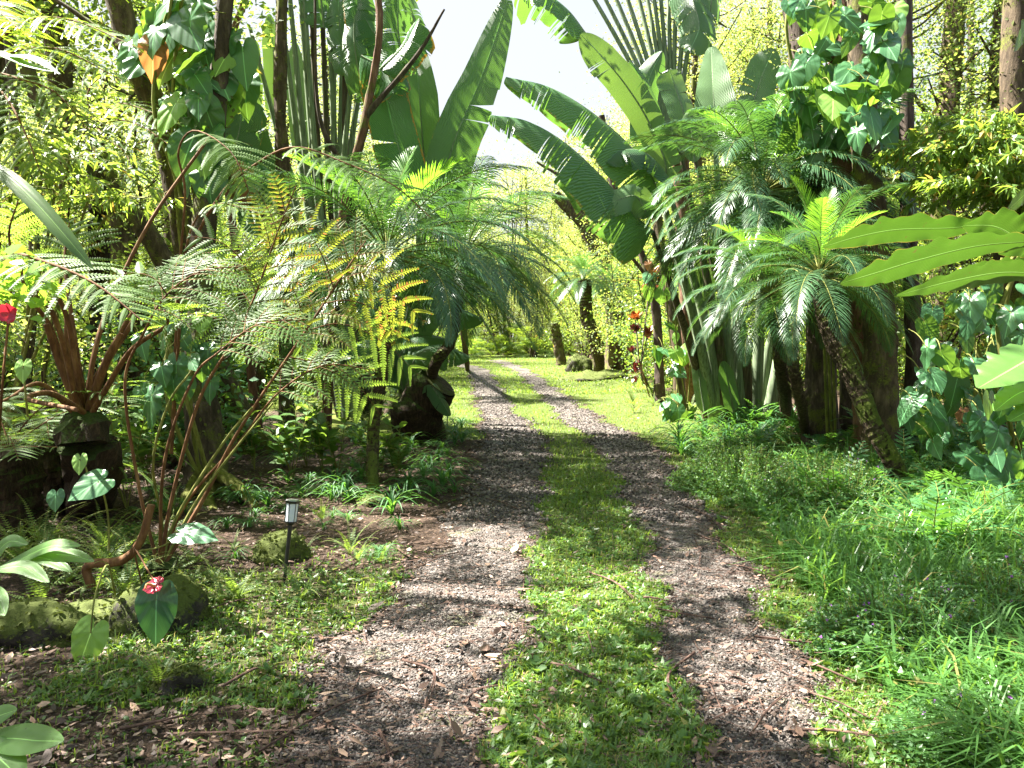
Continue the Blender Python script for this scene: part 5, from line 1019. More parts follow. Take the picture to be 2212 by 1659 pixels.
# far bright bushes and trees that close the end of the drive
KB = [tree_kind('tall_bush', 'x', 5.5, 11, 'tree_sun', 70, 150, .075, 1.2, .12, .035, 'bark', .42, LNC, LNCF, .5, 9, .9), tree_kind('tall_bush', 'x', 7.5, 12, 'tree_sun', 80, 150, .08, 1.5, .15, .04, 'bark', .5, LNC, LNCF, .5, 9, .9),
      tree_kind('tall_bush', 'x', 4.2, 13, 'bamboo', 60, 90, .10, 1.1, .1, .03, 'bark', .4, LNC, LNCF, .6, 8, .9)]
for k, (X, Y_, h) in zip(KB, ((1330, 0, 0), (1080, 0, 0), (1210, 0, 0))): pass
bs = []
for X, d in [(1330, 42), (1400, 38), (1240, 44), (1170, 50), (1110, 54), (1050, 56), (990, 52), (1210, 56), (1280, 50), (1350, 44), (1440, 40), (1470, 34), (930, 50), (870, 42), (1150, 62), (1070, 66), (990, 64), (1230, 66), (1310, 60), (1400, 52), (840, 50), (780, 40), (1480, 40), (1500, 30), (1130, 58), (1410, 44), (900, 60)]:
    p = P(X, 740, d); bs.append((p[0]+g.normal(0, .5), p[1]))
ring_dup(KB, bs, 'bright sunlit bushes closing the far end of the drive', 'tall many-stemmed bush glowing yellow-green beyond the far bend', g, (1.25, 1.9))
ft = []
for X, d in [(1180, 60), (1230, 52), (1150, 56), (1080, 60), (1290, 42), (1360, 38), (1000, 60), (900, 56), (1330, 48), (1400, 40), (1040, 72), (1260, 70), (1120, 80), (940, 70), (1450, 48)]:
    p = P(X, 740, d); ft.append((p[0], p[1]))
ow = []  # trees added beside and behind the camera to cut sky light, mostly unseen
for _ in range(600):
    if len(ow) >= 20: break
    x, y = g.uniform(-20, 15), g.uniform(-12, 10)
    if abs(x) < 5.2 and y > -3: continue
    if -12 < x < 0 and y > -5: continue
    if min([((x-a)**2+(y-b)**2) for a, b in ow]+[99]) < 9: continue
    if any(blk_(np.array([[x+a, y+b_, h]])) for h in (3, 5, 7, 9) for a, b_ in ((0, 0), (1.2, 0), (-1.2, 0), (0, 1.2), (0, -1.2))): continue
    ow.append((x, y))
ring_dup(KT, ow, 'forest trees standing behind the garden plants', 'small-leaved rainforest tree added around the camera to deepen the shade', g)
KT2 = [tree_kind('forest_tree', 'x', 13, 21, 'tree_sun', 60, 130, .12, 3.2, .3, .2, csize=.6), tree_kind('forest_tree', 'x', 10, 22, 'tree_sun', 50, 130, .11, 2.8, .25, .16, csize=.6)]
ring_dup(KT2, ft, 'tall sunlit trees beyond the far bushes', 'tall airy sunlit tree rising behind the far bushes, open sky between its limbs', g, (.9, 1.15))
at_ = []
for X, d in [(1465, 24), (1430, 33), (1375, 40), (1540, 20.5), (1600, 24)]:
    p = P(X, 740, d); at_.append((p[0], p[1]))
KA = [tree_kind('forest_tree', 'x', 13, 51, 'tree_sun', 60, 120, .075, 3.4, .3, .15, csize=.55), tree_kind('forest_tree', 'x', 11.5, 52, 'tree_sun', 56, 120, .07, 3.0, .3, .13, csize=.5)]
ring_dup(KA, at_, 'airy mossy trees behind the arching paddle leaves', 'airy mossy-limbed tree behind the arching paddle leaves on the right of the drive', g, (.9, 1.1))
# fern bank that ends the drive
def fern_bush(name, label, R_, n, seed, ms, k=.5, h=.6):
    g = np.random.default_rng(seed); root = thing(name, label, 'fern')
    for i in range(n):
        a = g.uniform(0, 6.28); q = R_*math.sqrt(g.uniform()); e = g.uniform(5, 80); j = int(np.argmin([abs(x[0]-e)+g.uniform(0, 15) for x in ms]))
        put('frond', ms[j][1], root, (q*math.cos(a), q*math.sin(a), h*(1-(q/R_)**2)*g.uniform(.3, 1)), (0, 0, a+g.normal(0, .6)), k*g.uniform(.7, 1.2))
    return root
FBU = [fern_bush('fern_thicket', 'x', 1.1, 46, 5, FB, 1.0, 1.5), fern_bush('fern_thicket', 'x', .9, 38, 6, FB, .8, 1.1)]
fs = []
for X, Y in [(930, 778), (985, 776), (1035, 772), (1085, 772), (1130, 771), (1175, 769), (1010, 765), (1060, 763), (1110, 762), (1160, 762), (1205, 764), (1245, 772), (950, 766), (900, 772), (1240, 760)]:
    p = G(X, Y); fs.append((p[0], p[1]))
ring_dup(FBU, fs, 'ferns of the bank closing the end of the drive', 'rounded mound of pale green ferns on the bank ending the drive', g, (.9, 1.3))
# understory shrubs to fill the forest sides
KS = [tree_kind('shrub', 'x', 2.2, 31, 'tree', 40, 90, .09, 1.0, .1, .03, 'bark', .35, stems=5), tree_kind('shrub', 'x', 1.6, 32, 'heart', 34, 70, .11, .9, .1, .025, 'bark', .3, stems=5), tree_kind('shrub', 'x', 2.8, 33, 'bamboo', 46, 90, .11, 1.1, .12, .03, 'bark', .4, LNC, LNCF, .6, 6)]
KS += [tree_kind('sapling', 'x', 4.5, 34, 'tree', 30, 60, .09, 1.0, .25, .025, 'bark', .3, stems=3), tree_kind('sapling', 'x', 5.5, 35, 'tree_sun', 34, 60, .08, 1.2, .3, .03, 'bark_moss', .35, stems=2)]
for r_ in KS: r_['category'] = 'shrub'
for r_ in KB: r_['category'] = 'bush'
ss = []
for _ in range(6000):
    if len(ss) >= 170: break
    left = g.random() < .5; y = g.uniform(8.5, 36); x = -g.uniform(3.0, 20) if left else g.uniform(3.4, 18)
    X, Y, d = proj(np.array([x, y, .5]))
    if not (-300 < X < 2500) or 880 < X < 1340: continue
    if left and X > 380 and y < 17: continue
    if left and 15 < y < 21 and X > 300 and g.random() < .7: continue
    if not left and y < 17 and X < 1850: continue
    if not left and y < 10.5: continue
    if min([((x-a)**2+(y-b_)**2) for a, b_ in ss]+[99]) < .8: continue
    ss.append((x, y))
ring_dup(KS, ss, 'undergrowth shrubs among the forest trunks', 'leafy undergrowth shrub in the half shade between the forest trunks', g, (.7, 1.25))
sv = []
for X, Y in [(1480, 870), (1440, 840), (1455, 815), (1500, 830), (1520, 850), (980, 790), (955, 800), (930, 815), (900, 800), (960, 784), (870, 830), (1550, 800), (1500, 850)]:
    p = G(X, Y); sv.append((p[0], p[1]))
KV = [tree_kind('shrub', 'x', 1.6, 41, 'tree', 26, 110, .06, .8, .1, .02, 'bark', .28, stems=4), tree_kind('shrub', 'x', 3.6, 42, 'tree', 34, 120, .055, .8, .15, .03, 'bark_moss', .3, stems=6)]
for r_ in KV: r_['category'] = 'shrub'
ring_dup(KV, sv, 'shrubs crowding the edges of the far drive', 'shrub crowding the grassy edge of the far part of the drive', g, (.8, 1.25))
# bamboo at the right
def bamboo(label, base, spots, seed, n=60):
    g = np.random.default_rng(seed); pt = Plant('bamboo', label, 'bamboo', gnd(base))
    for (X, Y, d, k) in spots:
        top = P(X, Y, d); b = MB(); lb = MB()
        p = path([pt.b+g.normal(0, .15, 3)*[1, 1, 0], np.array([pt.b[0]*.5+top[0]*.5+.3, pt.b[1]*.5+top[1]*.5, top[2]*.75+.5]), top], 24); tube(b, p, np.linspace(.02, .006, 24), 6)
        for j in range(k):
            s = g.uniform(.45, 1); c = p[int(s*23)]; a = g.uniform(0, 6.28); L = g.uniform(.3, .9)
            e = c+np.array([math.cos(a)*L, math.sin(a)*L, g.uniform(-.35, .15)*L]); tw = path([c, (c+e)/2+[0, 0, .1*L], e], 12); tube(b, tw, .003, 4, cap=False)
            m_ = int(n*L); q = g.integers(3, 12, m_); d_ = nrm(nrm(e-c)*.7+g.normal(0, .55, (m_, 3))+[0, 0, -.45]); nn = g.normal(0, .6, (m_, 3))+[0, 0, 1]
            rep(lb, LNC, LNCF, frames(d_, nn)*(.13*g.uniform(.6, 1.3, m_))[:, None, None], tw[q]+g.normal(0, .015, (m_, 3)))
        pt.mb('cane', b, [M['rachis_green']]); pt.mb('foliage', lb, [M['bamboo']], False)
    return pt
bamboo('bamboo with arching sprays of narrow yellow-green leaves, right of the pale heart-leaved vine', P(2230, 1000, 9), [(1960, 330, 8.2, 26), (2010, 280, 8.3, 28), (2080, 300, 8, 26), (2150, 250, 8, 26), (2190, 340, 7.8, 26), (2050, 380, 8, 26), (1990, 390, 8.3, 20), (2130, 400, 7.7, 24)], 1)
bamboo('bamboo with thin drooping dark sprays at the left among the ferns', P(20, 980, 9), [(60, 280, 7.6, 16), (150, 330, 7.4, 16), (250, 390, 7.2, 14), (330, 420, 7.2, 12), (100, 400, 7.2, 12)], 2, 26)

# ------------------------------------------------------------------ added shade canopy: mostly unseen crowns, leaves left out over the wanted sun patches
g = np.random.default_rng(5)
nC = 5200; gx = g.uniform(-6.5, 6.5, nC); gy = 1.2+g.uniform(0, 1, nC)**1.25*19; z = g.uniform(5.4, 9.5, nC)
near_ = (gx > -3.2) & (gx < 3.9) & (gy < 12.5); keep = ~(lit(gx, gy) | lit(gx+.13, gy) | lit(gx-.13, gy) | lit(gx, gy-.15) | lit(gx, gy+.15)) & (g.random(nC) < np.where(near_, .95, .30)); cx = gx+SUN[0]/SUN[2]*z; cyy = gy+SUN[1]/SUN[2]*z; X, Y, d = proj(np.stack([cx, cyy, z], -1))
inside = (Y > -60) & (X > -80) & (X < 2290)
keep &= ~inside | (((X < 620) | (X > 1700)) & (g.random(nC) < .7))
C = np.stack([cx, cyy, z], -1); keep &= ~shades(C, .15); C = C[keep]
def blocks(p):
    k = p[:, 2]/SUN[2]; q = p-k[:, None]*SUN; return (lit(q[:, 0], q[:, 1]) & (q[:, 1] > 1.5)).any() or shades(p, .05).any()
trees = [(-9.5, 5.5, 'leaning tree added left of the view, its high crown shaped to shade the near drive'), (-7.2, 10.5, 'tree added beyond the left ferns, its high spreading crown shaped for shade'), (-5.6, 2.0, 'unseen tree added beside the camera, its high crown shaped for shade'), (-12, 12, 'broad tree added deep in the left side, its crown shaped for shade'), (4.4, 5.0, 'tree added right of the view, its high crown shaped for shade'), (-6.8, 15.5, 'high-crowned tree added for shade behind the left paddle leaves')]
TB = np.array([[a, b_] for a, b_, _ in trees]); own = np.argmin(((C[:, None, :2]-TB[None])**2).sum(-1), 1)
for k, (tx, ty, lab) in enumerate(trees):
    cc = C[own == k]
    if len(cc) < 5: continue
    base = gnd((tx, ty)); pt = Plant('forest_tree', lab, 'tree', base); ce = cc.mean(0); top = np.array([tx*.7+ce[0]*.3, ty*.7+ce[1]*.3, 6.0])
    b = MB(); tr_ = path([base-[0, 0, .1], (base+top)/2+g.normal(0, .15, 3), top, top*.6+ce*.4+[0, 0, 1.2]], 40); tube(b, tr_, np.linspace(.24, .10, 40), 12, 0, .12, seed=k)
    # limbs: to the centres of coarse cells of the crown, twigs to the leaves
    cell = {}
    for q in cc: cell.setdefault((int(q[0]//1.3), int(q[1]//1.3)), []).append(q)
    for v in cell.values():
        v = np.array(v); m_ = v.mean(0)-[0, 0, .3]; s0 = tr_[g.integers(24, 40)]
        lp_ = path([s0, (s0+m_)/2+[0, 0, .3], m_], 14)
        if not blocks(lp_): tube(b, lp_, np.linspace(.05, .015, 14), 5, cap=False)
        for q in v[:10]:
            if not blocks(lp_) and not blocks(path([m_, q], 6)): tube(b, path([m_, q], 3), .008, 3, cap=False)
    pt.mb('trunk', b, [M['bark_moss']]); lb = MB()
    for q in cc:
        n = g.integers(26, 52); scatter_leaves(lb, q+g.normal(0, 1, (n, 3))*[.20, .20, .12], .11, g, droop=.1, updir=1.2)
    pt.mb('crown', lb, [M['tree']], False)
# ------------------------------------------------------------------ ground cover
g = np.random.default_rng(9)
def sample(n, y0, y1, xr, wfn, pw=2.2):
    """points denser near the viewer's end of the drive, kept by a weight"""
    y = y0+(y1-y0)*g.uniform(0, 1, n)**pw; x = g.uniform(xr[0], xr[1], n)*(.35+.65*(y/y1)) if False else g.uniform(xr[0], xr[1], n)*np.clip(.25+.16*y, .3, 5)
    X, Y, d = proj(np.stack([x, y, 0*x], -1)); k = (g.random(n) < wfn(x, y)) & (X > -200) & (X < 2420) & (Y < 1800)
    x, y = x[k], y[k]; return np.stack([x, y, gh(x, y)], -1)
BL = np.array([[0, -.5, 0], [0, .5, 0], [.35, .42, .33], [.35, -.42, .33], [.72, .25, .42], [.72, -.25, .42], [1, 0, .30]]); 
def blades(mb, C, L, W, g, lean=.6, m=0):
    n = len(C); a = g.uniform(0, 6.28, n); l = L*g.uniform(.5, 1.3, n); k = g.uniform(.15, 1, n)*lean; w_ = W*g.uniform(.7, 1.3, n)
    h = np.stack([np.cos(a), np.sin(a), 0*a], -1); s = np.stack([-np.sin(a), np.cos(a), 0*a], -1); z = np.array([0, 0, 1.])
    pts = [(0, 0, .5), (.10, .38, .48), (.36, .72, .36), (.85, .92, .04)]
    V = []
    for (u, v, ww) in pts:
        c = C+h*(l*u*k*1.4)[:, None]+z*(l*v*(1-.45*k*u))[:, None]; V += [c-s*(w_*ww)[:, None], c+s*(w_*ww)[:, None]]
    V = np.stack(V, 1).reshape(-1, 3); F = np.array([[0, 1, 3, 2], [2, 3, 5, 4], [4, 5, 7, 6]]); F = (F[None]+(np.arange(n)*8)[:, None, None]).reshape(-1, 4)
    mb.add(V, F, None, m)
OV = np.array([[0, 0, 0], [.35, .28, .12], [.75, .26, .10], [1, 0, 0], [.75, -.26, .10], [.35, -.28, .12]]); OVF = np.array([[0, 1, 2, 3, 4, 5]])
def weeds(mb, C, size, g, T=OV, F=OVF, per=6, rise=.35, hh=.5, m=0):
    n = len(C); c = np.repeat(C, per, 0); N_ = len(c); a = g.uniform(0, 6.28, N_); e = g.uniform(.0, .9, N_)*rise*2
    d = np.stack([np.cos(a)*np.cos(e), np.sin(a)*np.cos(e), np.sin(e)], -1); c = c+np.stack([0*a, 0*a, size*hh*g.uniform(0, 1, N_)], -1)
    nn = np.array([0, 0, 1.])+g.normal(0, .35, (N_, 3)); rep(mb, T, F, frames(d, nn)*(size*g.uniform(.5, 1.25, N_))[:, None, None], c, None, m)
near = lambda x, y: np.clip(1.35-y/9, .15, 1)
def bank(x, y): return (x > pl(y, EY, RR)+.35+.5*wob(x, y)) & (x < 6.5) & (y < 9.5)
# grass and weeds on the strip, verges and clearing
mb = MB(); C = sample(150000, 2.3, 9, (-3, 3), lambda x, y: grass_w(x, y)*.62*(~bank(x, y))); blades(mb, C, .05, .0055, g, .9)
C = sample(90000, 7, 22, (-3, 3), lambda x, y: grass_w(x, y)*.75*(~bank(x, y)), 1.3); blades(mb, C, .055, .010, g, .9)
C = sample(60000, 20, 48, (-3, 3), lambda x, y: grass_w(x, y)*.9, 1.2); blades(mb, C, .07, .022, g, .9)
tag(mb.obj('grass', [M['grass']], smooth=False), kind='stuff')
mb = MB(); C = sample(52000, 2.3, 9.5, (-3, 3), lambda x, y: grass_w(x, y)*.55*(~bank(x, y))); weeds(mb, C, .026, g, per=5)
C = sample(26000, 2.3, 9, (-3, 3), lambda x, y: np.clip(grass_w(x, y)-.35, 0, 1)*.4*(~bank(x, y))*(.4+.6*(np.sin(x*5+y*3) > 0))); weeds(mb, C, .055, g, LNC*np.array([1, 1.3, 1]), LNCF, per=6, rise=.5)
C = sample(900, 2.3, 5, (-1.5, 2), lambda x, y: grass_w(x, y)*.8*(~bank(x, y))*(np.sin(x*9+y*7) > .2)); weeds(mb, C, .05, g, per=5, rise=.5)
C = sample(30000, 2.3, 11, (-3, -.2), lambda x, y: np.where(in_track(x, y), .02, .16)*(np.sin(x*4+y*2.3)+np.sin(x*1.7-y*3.9) > .3)); weeds(mb, C, .022, g, per=5)
C = sample(5000, 2.3, 9, (-3, 3), lambda x, y: in_track(x, y)*.25*(np.sin(x*6+y*3)+np.sin(y*2.1) > 1.1)); weeds(mb, C, .012, g, per=5)
tag(mb.obj('ground_weeds', [M['weed']], smooth=False), kind='stuff')
# long grass and purple-flowered heather on the right bank
def hm(x, y): return np.sin(x*1.9+y*1.1)+np.sin(x*1.1-y*2.3+1)
mb = MB(); hz = lambda x, y: np.where((y > 5.7) & (x < 3.1), .12, 1.0)
C = sample(90000, 2.2, 9.5, (.5, 5), lambda x, y: bank(x, y)*(.35+.5*(hm(x, y) < .2))*near(x, y)*hz(x, y)); blades(mb, C[::2], .20, .010, g, 1.2); blades(mb, C[1::2], .36, .012, g, 1.3)
C = sample(60000, 2.2, 9.5, (.5, 5), lambda x, y: bank(x, y)*.8*near(x, y)*hz(x, y)); blades(mb, C, .09, .008, g, 1.0)
C = sample(26000, 2.2, 9.5, (.5, 5), lambda x, y: bank(x, y)*.6*near(x, y)); weeds(mb, C, .060, g, LNC*np.array([1, 2.0, 1]), LNCF, per=7, rise=.5, hh=2.6)
tag(mb.obj('long_grass', [M['lush']], smooth=False), kind='stuff')
def heather(label, c, rx, ry, h, n, seed, fl=60):
    g = np.random.default_rng(seed); base = gnd(c); pt = Plant('heather_bush', label, 'bush', base, None); b = MB(); lb = MB(); fb = MB()
    for i in range(n):
        a = g.uniform(0, 6.28); q = math.sqrt(g.uniform()); e = base+np.array([math.cos(a)*rx*q, math.sin(a)*ry*q, 0]); e[2] = float(gh(e[0], e[1]))+h*(1-q**2.5)*g.uniform(.55, 1.1)+.03
        s = np.array([base[0]*.3+e[0]*.7, base[1]*.3+e[1]*.7, float(gh(e[0], e[1]))]); p = path([s, (s+e)/2+g.normal(0, .02, 3), e], 10); tube(b, p, .002, 3, cap=False)
        m_ = 30; q_ = g.uniform(2, 9.99, m_).astype(int); d = nrm(g.normal(0, 1, (m_, 3))*[1, 1, .5]+[0, 0, .35]); rep(lb, DIA, DIAF, frames(d, g.normal(0, .5, (m_, 3))+[0, 0, 1])*(.024*g.uniform(.6, 1.3, m_))[:, None, None], p[q_]+g.normal(0, .008, (m_, 3)))
        if i*2 < fl: 
            d = nrm(g.normal(0, 1, (6, 3))+[0, 0, .6]); rep(fb, OV, OVF, frames(d, g.normal(0, 1, (6, 3)))*.011, np.repeat((e+[0, 0, .008])[None], 6, 0))
    pt.mb('stems', b, [M['rachis_green']]); pt.mb('foliage', lb, [M['heather']], False)
    if fl: pt.mb('flowers', fb, [M['purple']], False)
M['purple'] = leafmat('purple petal', (.28, .08, .40), (.45, .16, .60), (.6, .25, .8), .3, .5)
heather('low feathery heather bush at the drive edge below the right paddle palm', G(1600, 1060), .75, .95, .40, 800, 1, 40)
heather('heather bush spreading right of the first, before the leaning date palm foot', G(1780, 1110), .75, .7, .40, 620, 2, 40)
heather('dark heather bush dotted purple in the middle of the long grass', G(1960, 1400), .55, .45, .30, 460, 3, 80)
heather('heather bush at the right edge in the middle of the long grass', G(2200, 1370), .45, .45, .34, 380, 4, 60)
heather('sunlit heather bush with purple flowers in the bottom right corner', G(2140, 1640), .42, .32, .20, 420, 5, 60)
heather('small heather bush beside the gravel just right of the second wheel track', G(1560, 990), .45, .8, .22, 300, 6, 12)
# strap-leaved clumps
def strap_mesh(seed, n=26, L=.42, W=.018):
    g = np.random.default_rng(seed); mb = MB()
    for i in range(n):
        a = g.uniform(0, 6.28); e = g.uniform(.5, 1.4); h = np.array([math.cos(a), math.sin(a), 0]); l = L*g.uniform(.6, 1.15)
        p = path([h*.01, h*l*.3*math.cos(e)+[0, 0, l*.45*math.sin(e)], h*l*.75*math.cos(e*.7)+[0, 0, l*.62*math.sin(e)], h*l*1.0+[0, 0, l*.35*math.sin(e)]], 9)
        S = nrm(np.cross(tang(p), [0, 0, 1.])); w_ = (W/2*np.array([.7, .9, 1, 1, 1, .9, .75, .45, .04]))[:, None]; V = np.stack([p-S*w_, p-[0, 0, W*.2], p+S*w_], 1).reshape(-1, 3)
        j = np.arange(8)*3; mb.add(V, np.concatenate([np.stack([j, j+1, j+4, j+3], 1), np.stack([j+1, j+2, j+5, j+4], 1)]))
    return mb.data('strap_clump', [M['strap']])
SM = [strap_mesh(i) for i in range(4)]
def clump(name, me, label, cat, p, s, group=None, rz=None):
    o = mobj(name, me, None, p); o.scale = (s, s, s); o.rotation_euler = (0, 0, g.uniform(0, 6.3) if rz is None else rz); tag(o, label, cat, group); return o
def patch(n, X0, X1, Y0, Y1, bad=None):
    out = []
    for _ in range(n*8):
        if len(out) >= n: break
        X, Y = g.uniform(X0, X1), g.uniform(Y0, Y1); p = gnd(G(X, Y))
        if in_track(np.array(p[0]), np.array(p[1]), .12): continue
        out.append(p)
    return out
for i, p in enumerate(patch(60, 480, 1000, 905, 1110)): clump('strap_leaf_plant', SM[i % 4], 'tuft of dark green strap leaves in the shaded mulch between the ferns and the drive', 'strap plant', p, g.uniform(.5, .95), 'strap-leaved tufts left of the drive')
for i, p in enumerate(patch(14, 1450, 1720, 925, 985)): clump('strap_leaf_plant', SM[i % 4], 'bright strap-leaved tuft at the foot of the right paddle palm', 'strap plant', p, g.uniform(.9, 1.4), 'strap-leaved tufts below the right paddle palm')
for i, p in enumerate(patch(30, 250, 900, 1050, 1240)): clump('strap_leaf_plant', SM[i % 4], 'small strap-leaved tuft among the fallen leaves around the near lamp', 'strap plant', p, g.uniform(.25, .5), 'small tufts around the near lamp')
# sword ferns
def sword(seed, n=9, L=.42, leaf='fern', pw=.011, pl__=.028, k=26):
    g = np.random.default_rng(seed); mb = MB()
    for i in range(n):
        p = arch(L*g.uniform(.6, 1.2), R(g.uniform(35, 80)), R(g.uniform(50, 100)), 16, 1.2); a = i*2.4+g.normal(0, .3); c, s = math.cos(a), math.sin(a)
        q = np.stack([p[:, 0]*c, p[:, 0]*s, p[:, 2]], -1); pinnate(mb, q, k, pl__*g.uniform(.8, 1.2), pw, .08, (85, 60), 5, .2, 2, g=g, prof=lambda q: np.clip(np.minimum(q*6+.3, 1.15-q), 0.1, 1)); tube(mb, q, .0016, 4, 1, cap=False)
    return mb.data('sword_fern', [M[leaf], M['rachis_green']])
SF = [sword(i) for i in range(4)]
for i, p in enumerate(patch(26, 330, 850, 1120, 1330)): clump('sword_fern', SF[i % 4], 'small sword fern on the mulch near the near lamp and the anthurium', 'fern', p, g.uniform(.5, 1.0), 'small sword ferns around the near lamp')
for i, p in enumerate(patch(9, 0, 330, 1150, 1330)): clump('sword_fern', SF[i % 4], 'sword fern hanging in the dark hollow at the left below the lime ginger', 'fern', p, g.uniform(.6, 1.2), 'sword ferns in the dark hollow at the left')
clump('sword_fern', SF[1], 'lone sword fern on the small mossy rock in front at the left', 'fern', gnd(G(345, 1500), .02), .8)
for i, p in enumerate(patch(22, 0, 340, 1200, 1345)): clump('sword_fern', SF[i % 4], 'long sword fern draped over the dark mossy log at the left', 'fern', p+np.array([0, 0, .06]), g.uniform(.8, 1.25), 'sword ferns over the dark log at the left')
def herb(seed):
    g = np.random.default_rng(seed); mb = MB()
    for k in range(5):
        a = g.uniform(0, 6.3); h = g.uniform(.35, .75); e = np.array([math.cos(a)*.18, math.sin(a)*.18, h]); p = path([[0, 0, 0], e*.5+[0, 0, .04], e], 12); tube(mb, p, .004, 5, 1, cap=False); n = 9
        q = np.linspace(3, 11, n).astype(int); b_ = a+np.arange(n)*2.4; d = np.stack([np.cos(b_), np.sin(b_), g.uniform(0, .7, n)], -1); rep(mb, OV*[1, .8, 1], OVF, frames(d, g.normal(0, .25, (n, 3))+[0, 0, 1])*(.17*g.uniform(.6, 1.15, n))[:, None, None], p[q])
    return mb.data('leafy_herb', [M['weed'], M['rachis_green']])
HM = [herb(i) for i in range(3)]
for i, p in enumerate(patch(34, 420, 880, 850, 1040)+patch(12, 120, 420, 960, 1150)): clump('leafy_herb', HM[i % 3], 'leafy broad-bladed herb in the shade between the ferns and the left palm trunks', 'herb', p, g.uniform(.6, 1.25), 'leafy herbs in the left bed')
# lobed ferns under the right trees
def lobed(seed, n=7):
    g = np.random.default_rng(seed); mb = MB()
    for i in range(n):
        p = arch(.55*g.uniform(.6, 1.2), R(g.uniform(30, 80)), R(g.uniform(40, 90)), 14, 1.2); a = i*2.4+g.normal(0, .3); c, s = math.cos(a), math.sin(a)
        q = np.stack([p[:, 0]*c, p[:, 0]*s, p[:, 2]], -1); pinnate(mb, q, 9, .13, .034, .3, (75, 35), 5, .2, 3, g=g); tube(mb, q, .003, 4, 1, cap=False)
    return mb.data('lobed_fern', [M['strap'], M['rachis_green']])
LFm = [lobed(i) for i in range(3)]
for i, p in enumerate(patch(60, 1720, 2230, 985, 1130)): clump('lobed_fern', LFm[i % 3], 'lobed dark fern on the shaded bank under the right-hand trees', 'fern', p, g.uniform(.6, 1.1), 'lobed ferns under the right-hand trees')
for i, p in enumerate(patch(16, 1600, 1800, 900, 1000)): clump('lobed_fern', LFm[i % 3], 'lobed fern in the dark between the right paddle palm and the date palm trunks', 'fern', p, g.uniform(.7, 1.1), 'lobed ferns behind the heather')
for i, p in enumerate(patch(10, 1900, 2230, 1120, 1230)): clump('lobed_fern', LFm[i % 3], 'pale lit broad-leaved fern rising out of the long grass at the right', 'fern', p, g.uniform(.8, 1.2), 'pale ferns in the long grass')
for i, p in enumerate(patch(30, 1880, 2350, 930, 1010)): clump('lobed_fern', LFm[i % 3], 'dim fern at the foot of the dusty leaf curtain', 'fern', p, g.uniform(.9, 1.5), 'dim ferns below the leaf curtain')
for i, p in enumerate(patch(14, 1320, 1560, 820, 905)): clump('sword_fern', SF[i % 4], 'small fern by the slim trunks beyond the sunlit verge', 'fern', p, g.uniform(1, 1.8), 'small ferns beyond the sunlit verge')
for i, p in enumerate(patch(18, 620, 900, 830, 950)): clump('sword_fern', SF[i % 4], 'small fern in the shade around the left palm trunks', 'fern', p, g.uniform(1, 1.8), 'small ferns around the left palm trunks')
# gravel stones
def stone(seed):
    g = np.random.default_rng(seed); import bmesh
    bm = bmesh.new(); bmesh.ops.create_icosphere(bm, subdivisions=1, radius=.5); V = np.array([v.co[:] for v in bm.verts])*(1+g.normal(0, .13, (len(bm.verts), 1)))*[1, .8, .6]; F = np.array([[v.index for v in f.verts] for f in bm.faces]); bm.free(); return V, F
def gravel():
    mb = MB()
    for k in range(5):
        V, F = stone(k); C = sample(80000, 2.3, 7.5, (-1.6, 2.2), lambda x, y: in_track(x, y, .05)*.34*np.clip(1.35-y/7, 0, 1), 1.8); n = len(C); C[:, 2] += .013
        q = g.normal(0, 1, (n, 3)); Mx = frames(q*[1, 1, .3], g.normal(0, .5, (n, 3))+[0, 0, 1])*(.0100*np.exp(g.normal(0, .42, n)))[:, None, None]; rep(mb, V, F, Mx, C)
    V, F = stone(9); C = sample(160000, 6.5, 30, (-1.6, 2.2), lambda x, y: in_track(x, y, .05)*.5, 1.3); n = len(C); C[:, 2] += .018; q = g.normal(0, 1, (n, 3)); rep(mb, V, F, frames(q*[1, 1, .3], g.normal(0, .5, (n, 3))+[0, 0, 1])*(.024*np.exp(g.normal(0, .4, n)))[:, None, None], C)
    m, t, p, o = mat('cinder stones'); gg = N(t, 'NewGeometry'); c = ramp(t, gg.outputs['Random Per Island'], [(0, (.04, .033, .029)), (.5, (.095, .08, .071)), (.9, (.165, .143, .128)), (1, (.28, .25, .22))])
    t.links.new(c, p.inputs['Base Color']); p.inputs['Roughness'].default_value = .75; p.inputs['Specular IOR Level'].default_value = .3
    tag(mb.obj('gravel', [m], smooth=False), kind='stuff')
gravel()
